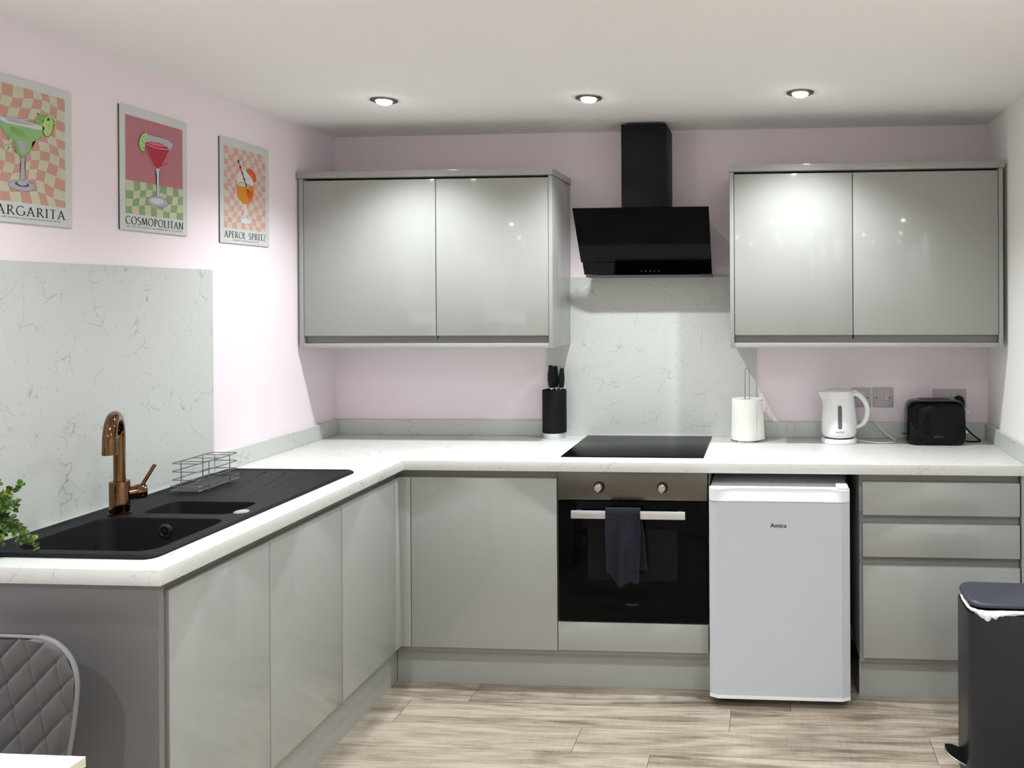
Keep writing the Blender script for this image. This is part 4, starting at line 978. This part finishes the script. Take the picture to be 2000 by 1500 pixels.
def draw_marg(mb, P):
    checker(mb, 0.021, 0.279, 0.057, 0.376, 9, 11, CREAM, CORAL, 0.0085, 0.7, 0, P)
    stem = [(0.1359, 0.1823), (0.1509, 0.1848), (0.1474, 0.1671), (0.149, 0.1206), (0.1327, 0.1183), (0.1365, 0.1653)]
    base = ellipse(0.140, 0.1035, 0.042, 0.0145, 24, 0.03)
    blob(mb, GLASS, base, P, 1); outl(mb, OUT, base, P, 2); blob(mb, OUT, ellipse(0.140, 0.108, 0.022, 0.007), P, 2); blob(mb, GLASS, ellipse(0.140, 0.112, 0.015, 0.008), P, 3)
    blob(mb, GLASS, stem, P, 4); outl(mb, OUT, stem, P, 5, 0.0008)
    bowl = [(0.0702, 0.2778), (0.0942, 0.2709), (0.1407, 0.2715), (0.1857, 0.2714), (0.2107, 0.2749), (0.2069, 0.2566), (0.1854, 0.2397), (0.1713, 0.2307), (0.1677, 0.208), (0.1537, 0.19), (0.1366, 0.1824), (0.1233, 0.194), (0.1136, 0.226), (0.0907, 0.2368), (0.078, 0.2584)]
    blob(mb, GDR, bowl, P, 3); outl(mb, LIME, bowl, P, 4, 0.0016)
    blob(mb, LIME, [(0.1136, 0.226), (0.122, 0.228), (0.130, 0.196), (0.140, 0.186), (0.152, 0.192), (0.1366, 0.1824), (0.1233, 0.194)], P, 5)
    blob(mb, GLASS, [(0.122, 0.2255), (0.150, 0.228), (0.152, 0.205), (0.144, 0.196), (0.133, 0.197)], P, 5)
    blob(mb, LIME, [(0.105, 0.262), (0.140, 0.258), (0.155, 0.240), (0.125, 0.240), (0.108, 0.246)], P, 5)
    rim = [(0.0702, 0.2808), (0.0943, 0.2846), (0.1408, 0.287), (0.1893, 0.2832), (0.2096, 0.2795), (0.2089, 0.2729), (0.1857, 0.2682), (0.1407, 0.2684), (0.0942, 0.2678), (0.0749, 0.2728)]
    blob(mb, PGL, rim, P, 6); blob(mb, GLASS, [(0.085, 0.281), (0.12, 0.2835), (0.165, 0.283), (0.185, 0.279), (0.14, 0.2735), (0.10, 0.274)], P, 7); outl(mb, OUT, rim[:5], P, 7, 0.0008, False)
    blob(mb, LIME, [(0.1787, 0.2794), (0.1824, 0.2991), (0.1931, 0.311), (0.211, 0.3165), (0.2292, 0.3125), (0.2438, 0.306), (0.2474, 0.2905), (0.2363, 0.2849), (0.2218, 0.3012), (0.2036, 0.291), (0.1893, 0.2784)], P, 5)
    sl = ellipse(0.221, 0.284, 0.0165, 0.030, 24, -0.2); blob(mb, PLIME, sl, P, 6); outl(mb, DGR, sl[14:24]+sl[:3], P, 8, 0.0016, False)
    r_ = random.Random(3)
    for k in range(26):
        a, b = r_.uniform(0.186, 0.246), r_.uniform(0.283, 0.318); s_ = r_.uniform(0.0015, 0.0035); blob(mb, r_.choice([DGR, LIME, PLIME]), ellipse(a, b, s_*0.7, s_, 7, r_.uniform(0, 3)), P, 9)
    for k in range(14):
        a, b = r_.uniform(0.088, 0.125), r_.uniform(0.19, 0.245); s_ = r_.uniform(0.001, 0.0022); blob(mb, r_.choice([DGR, LIME]), ellipse(a, b, s_, s_, 7), P, 9)
    mb.m = INK; serif_text(mb, 'MARGARITA', 0.027, 0.277, 0.0215, 0.0255, P, 1, gap=0.14)
    mb.m = INK2; p = P(0.030, 0.0108, 1); mb.text('50ML TEQUILA, 20ML COINTREAU, 25ML LIME JUICE & AGAVE FOR THE RIM', p, (0, 1, 0), (0, 0, 1), 0.232, 0.0052, 0)
def draw_cosmo(mb, P):
    blob(mb, ROSE, [(0.024, 0.160), (0.280, 0.160), (0.280, 0.372), (0.024, 0.372)], P, 0)
    checker(mb, 0.024, 0.280, 0.054, 0.162, 9, 4, CREAM, GREEN, 0.006, 2.1, 1, P)
    base = ellipse(0.1617, 0.1055, 0.048, 0.0185, 24, 0.0); blob(mb, GLASS, base, P, 2); outl(mb, OUT, base, P, 3)
    blob(mb, PGL, ellipse(0.158, 0.107, 0.030, 0.010), P, 3)
    stem = [(0.1512, 0.2152), (0.1705, 0.2182), (0.1674, 0.2015), (0.1675, 0.1225), (0.1567, 0.1212), (0.1566, 0.1999)]; blob(mb, PGL, stem, P, 4); outl(mb, OUT, stem, P, 5, 0.0009)
    rim = [(0.1057, 0.2964), (0.108, 0.3189), (0.1164, 0.3253), (0.1586, 0.3256), (0.2066, 0.3251), (0.2335, 0.3171), (0.2324, 0.3004), (0.2152, 0.2907), (0.1712, 0.2844), (0.1369, 0.2831), (0.1119, 0.288)]
    blob(mb, GLASS, rim, P, 3); outl(mb, OUT, rim, P, 4, 0.0012)
    liq = [(0.1057, 0.2948), (0.1287, 0.3023), (0.1714, 0.3055), (0.2108, 0.2965), (0.2152, 0.289), (0.1793, 0.226), (0.1576, 0.2162), (0.1406, 0.2263), (0.1199, 0.2578), (0.1077, 0.281)]
    blob(mb, RED, liq, P, 5); blob(mb, DROSE, [(0.118, 0.2965), (0.14, 0.3015), (0.17, 0.3025), (0.198, 0.297), (0.17, 0.2935), (0.14, 0.2925)], P, 6)
    outl(mb, PGL, [(0.112, 0.291), (0.14, 0.287), (0.17, 0.2865), (0.205, 0.290), (0.222, 0.295)], P, 7, 0.0016, False)
    outl(mb, PGL, [(0.2152, 0.288), (0.1793, 0.226), (0.1576, 0.2162), (0.1406, 0.2263), (0.1077, 0.285)], P, 7, 0.0009, False)
    lime = [(0.106, 0.328), (0.0916, 0.3204), (0.0813, 0.3011), (0.0791, 0.282), (0.087, 0.2678), (0.0993, 0.2621), (0.1056, 0.2806), (0.1079, 0.3062), (0.1164, 0.3269)]
    blob(mb, PLIME, lime, P, 6); outl(mb, DGR, lime[:6], P, 7, 0.0022, False)
    for a, b in ((0.092, 0.300), (0.099, 0.312), (0.090, 0.283), (0.098, 0.275), (0.100, 0.293)): blob(mb, LIME, ellipse(a, b, 0.003, 0.0045, 8), P, 8)
    r_ = random.Random(4)
    for k in range(10): blob(mb, RED, ellipse(r_.uniform(0.185, 0.207), r_.uniform(0.232, 0.27), 0.0014, 0.0028, 7), P, 8)
    for k in range(8): blob(mb, OUT, ellipse(r_.uniform(0.076, 0.10), r_.uniform(0.245, 0.262), 0.0015, 0.001, 7), P, 8)
    mb.m = INK; serif_text(mb, 'COSMOPOLITAN', 0.023, 0.281, 0.0205, 0.0245, P, 1, gap=0.10)
    mb.m = INK2; p = P(0.027, 0.0095, 1); mb.text('50ML VODKA, 25ML COINTREAU, 25ML CRANBERRY JUICE & 12.5ML LIME JUICE', p, (0, 1, 0), (0, 0, 1), 0.250, 0.0048, 0)
def draw_ap(mb, P):
    checker(mb, 0.023, 0.278, 0.058, 0.371, 10, 13, CREAM, PINK, 0.0075, 1.3, 0, P)
    base = ellipse(0.1515, 0.093, 0.031, 0.0115); blob(mb, PGL, base, P, 1); outl(mb, GLASS, base, P, 2, 0.0012)
    blob(mb, PGL, [(0.143, 0.1597), (0.1541, 0.1609), (0.1515, 0.1026), (0.1414, 0.1016)], P, 3)
    blob(mb, PGL, [(0.111, 0.2803), (0.135, 0.287), (0.1585, 0.2939), (0.1941, 0.2732), (0.2016, 0.2416), (0.150, 0.225), (0.0983, 0.234), (0.1059, 0.2605)], P, 1)
    liq = [(0.0982, 0.2308), (0.1081, 0.2385), (0.1329, 0.2451), (0.1681, 0.2403), (0.2015, 0.235), (0.2012, 0.2088), (0.1906, 0.1813), (0.1673, 0.164), (0.147, 0.1601), (0.1222, 0.1701), (0.1027, 0.1901)]
    blob(mb, AMB, liq, P, 3); outl(mb, ORG_, liq[4:]+liq[:1], P, 4, 0.0022, False)
    blob(mb, CREAM, [(0.104, 0.234), (0.133, 0.243), (0.168, 0.238), (0.175, 0.230), (0.130, 0.226), (0.108, 0.225)], P, 4)
    blob(mb, ORG_, [(0.155, 0.205), (0.19, 0.22), (0.198, 0.195), (0.175, 0.18), (0.168, 0.192)], P, 4)
    st = [((0.1055+(0.1683-0.1055)*k/11), (0.3272+(0.2079-0.3272)*k/11)) for k in range(12)]
    for k in range(11):
        a, b = st[k], st[k+1]; mb.m = NAVY if k % 2 == 0 else DROSE; w_ = 0.0042
        mb.poly([P(a[0]-w_, a[1]-0.001, 5), P(a[0]+w_, a[1]+0.001, 5), P(b[0]+w_, b[1]+0.001, 5), P(b[0]-w_, b[1]-0.001, 5)])
    sl = [(0.1509, 0.2928), (0.160, 0.303), (0.1739, 0.306), (0.189, 0.304), (0.1995, 0.297), (0.210, 0.290), (0.2175, 0.2796), (0.2201, 0.2638), (0.214, 0.254), (0.2043, 0.2518), (0.1838, 0.2718)]
    blob(mb, ORG_, sl, P, 6); outl(mb, PGL, sl[:10], P, 7, 0.0022, False)
    mb.m = AMB
    outl(mb, AMB, [(0.185, 0.273), (0.178, 0.302)], P, 8, 0.001, False); outl(mb, AMB, [(0.185, 0.273), (0.203, 0.292)], P, 8, 0.001, False); outl(mb, AMB, [(0.19, 0.270), (0.217, 0.268)], P, 8, 0.001, False)
    outl(mb, PGL, ellipse(0.215, 0.305, 0.012, 0.010, 14), P, 8, 0.0012)
    mb.m = INK; serif_text(mb, 'APEROL SPRITZ', 0.024, 0.279, 0.0215, 0.0250, P, 1, gap=0.09)
    mb.m = INK2; p = P(0.072, 0.0105, 1); mb.text('75ML PROSECCO, 50ML APEROL & 25ML SODA WATER', p, (0, 1, 0), (0, 0, 1), 0.160, 0.0046, 0)
poster(-1.779, 1.7855, 'cocktail print with a green drink and lime on coral checks, cut by the left edge', draw_marg)
poster(-1.2995, 1.7970, 'cocktail print with a red martini on pink above green checks', draw_cosmo)
poster(-0.8255, 1.7865, 'cocktail print with an orange drink and striped straw, nearest the wall cabinet', draw_ap)
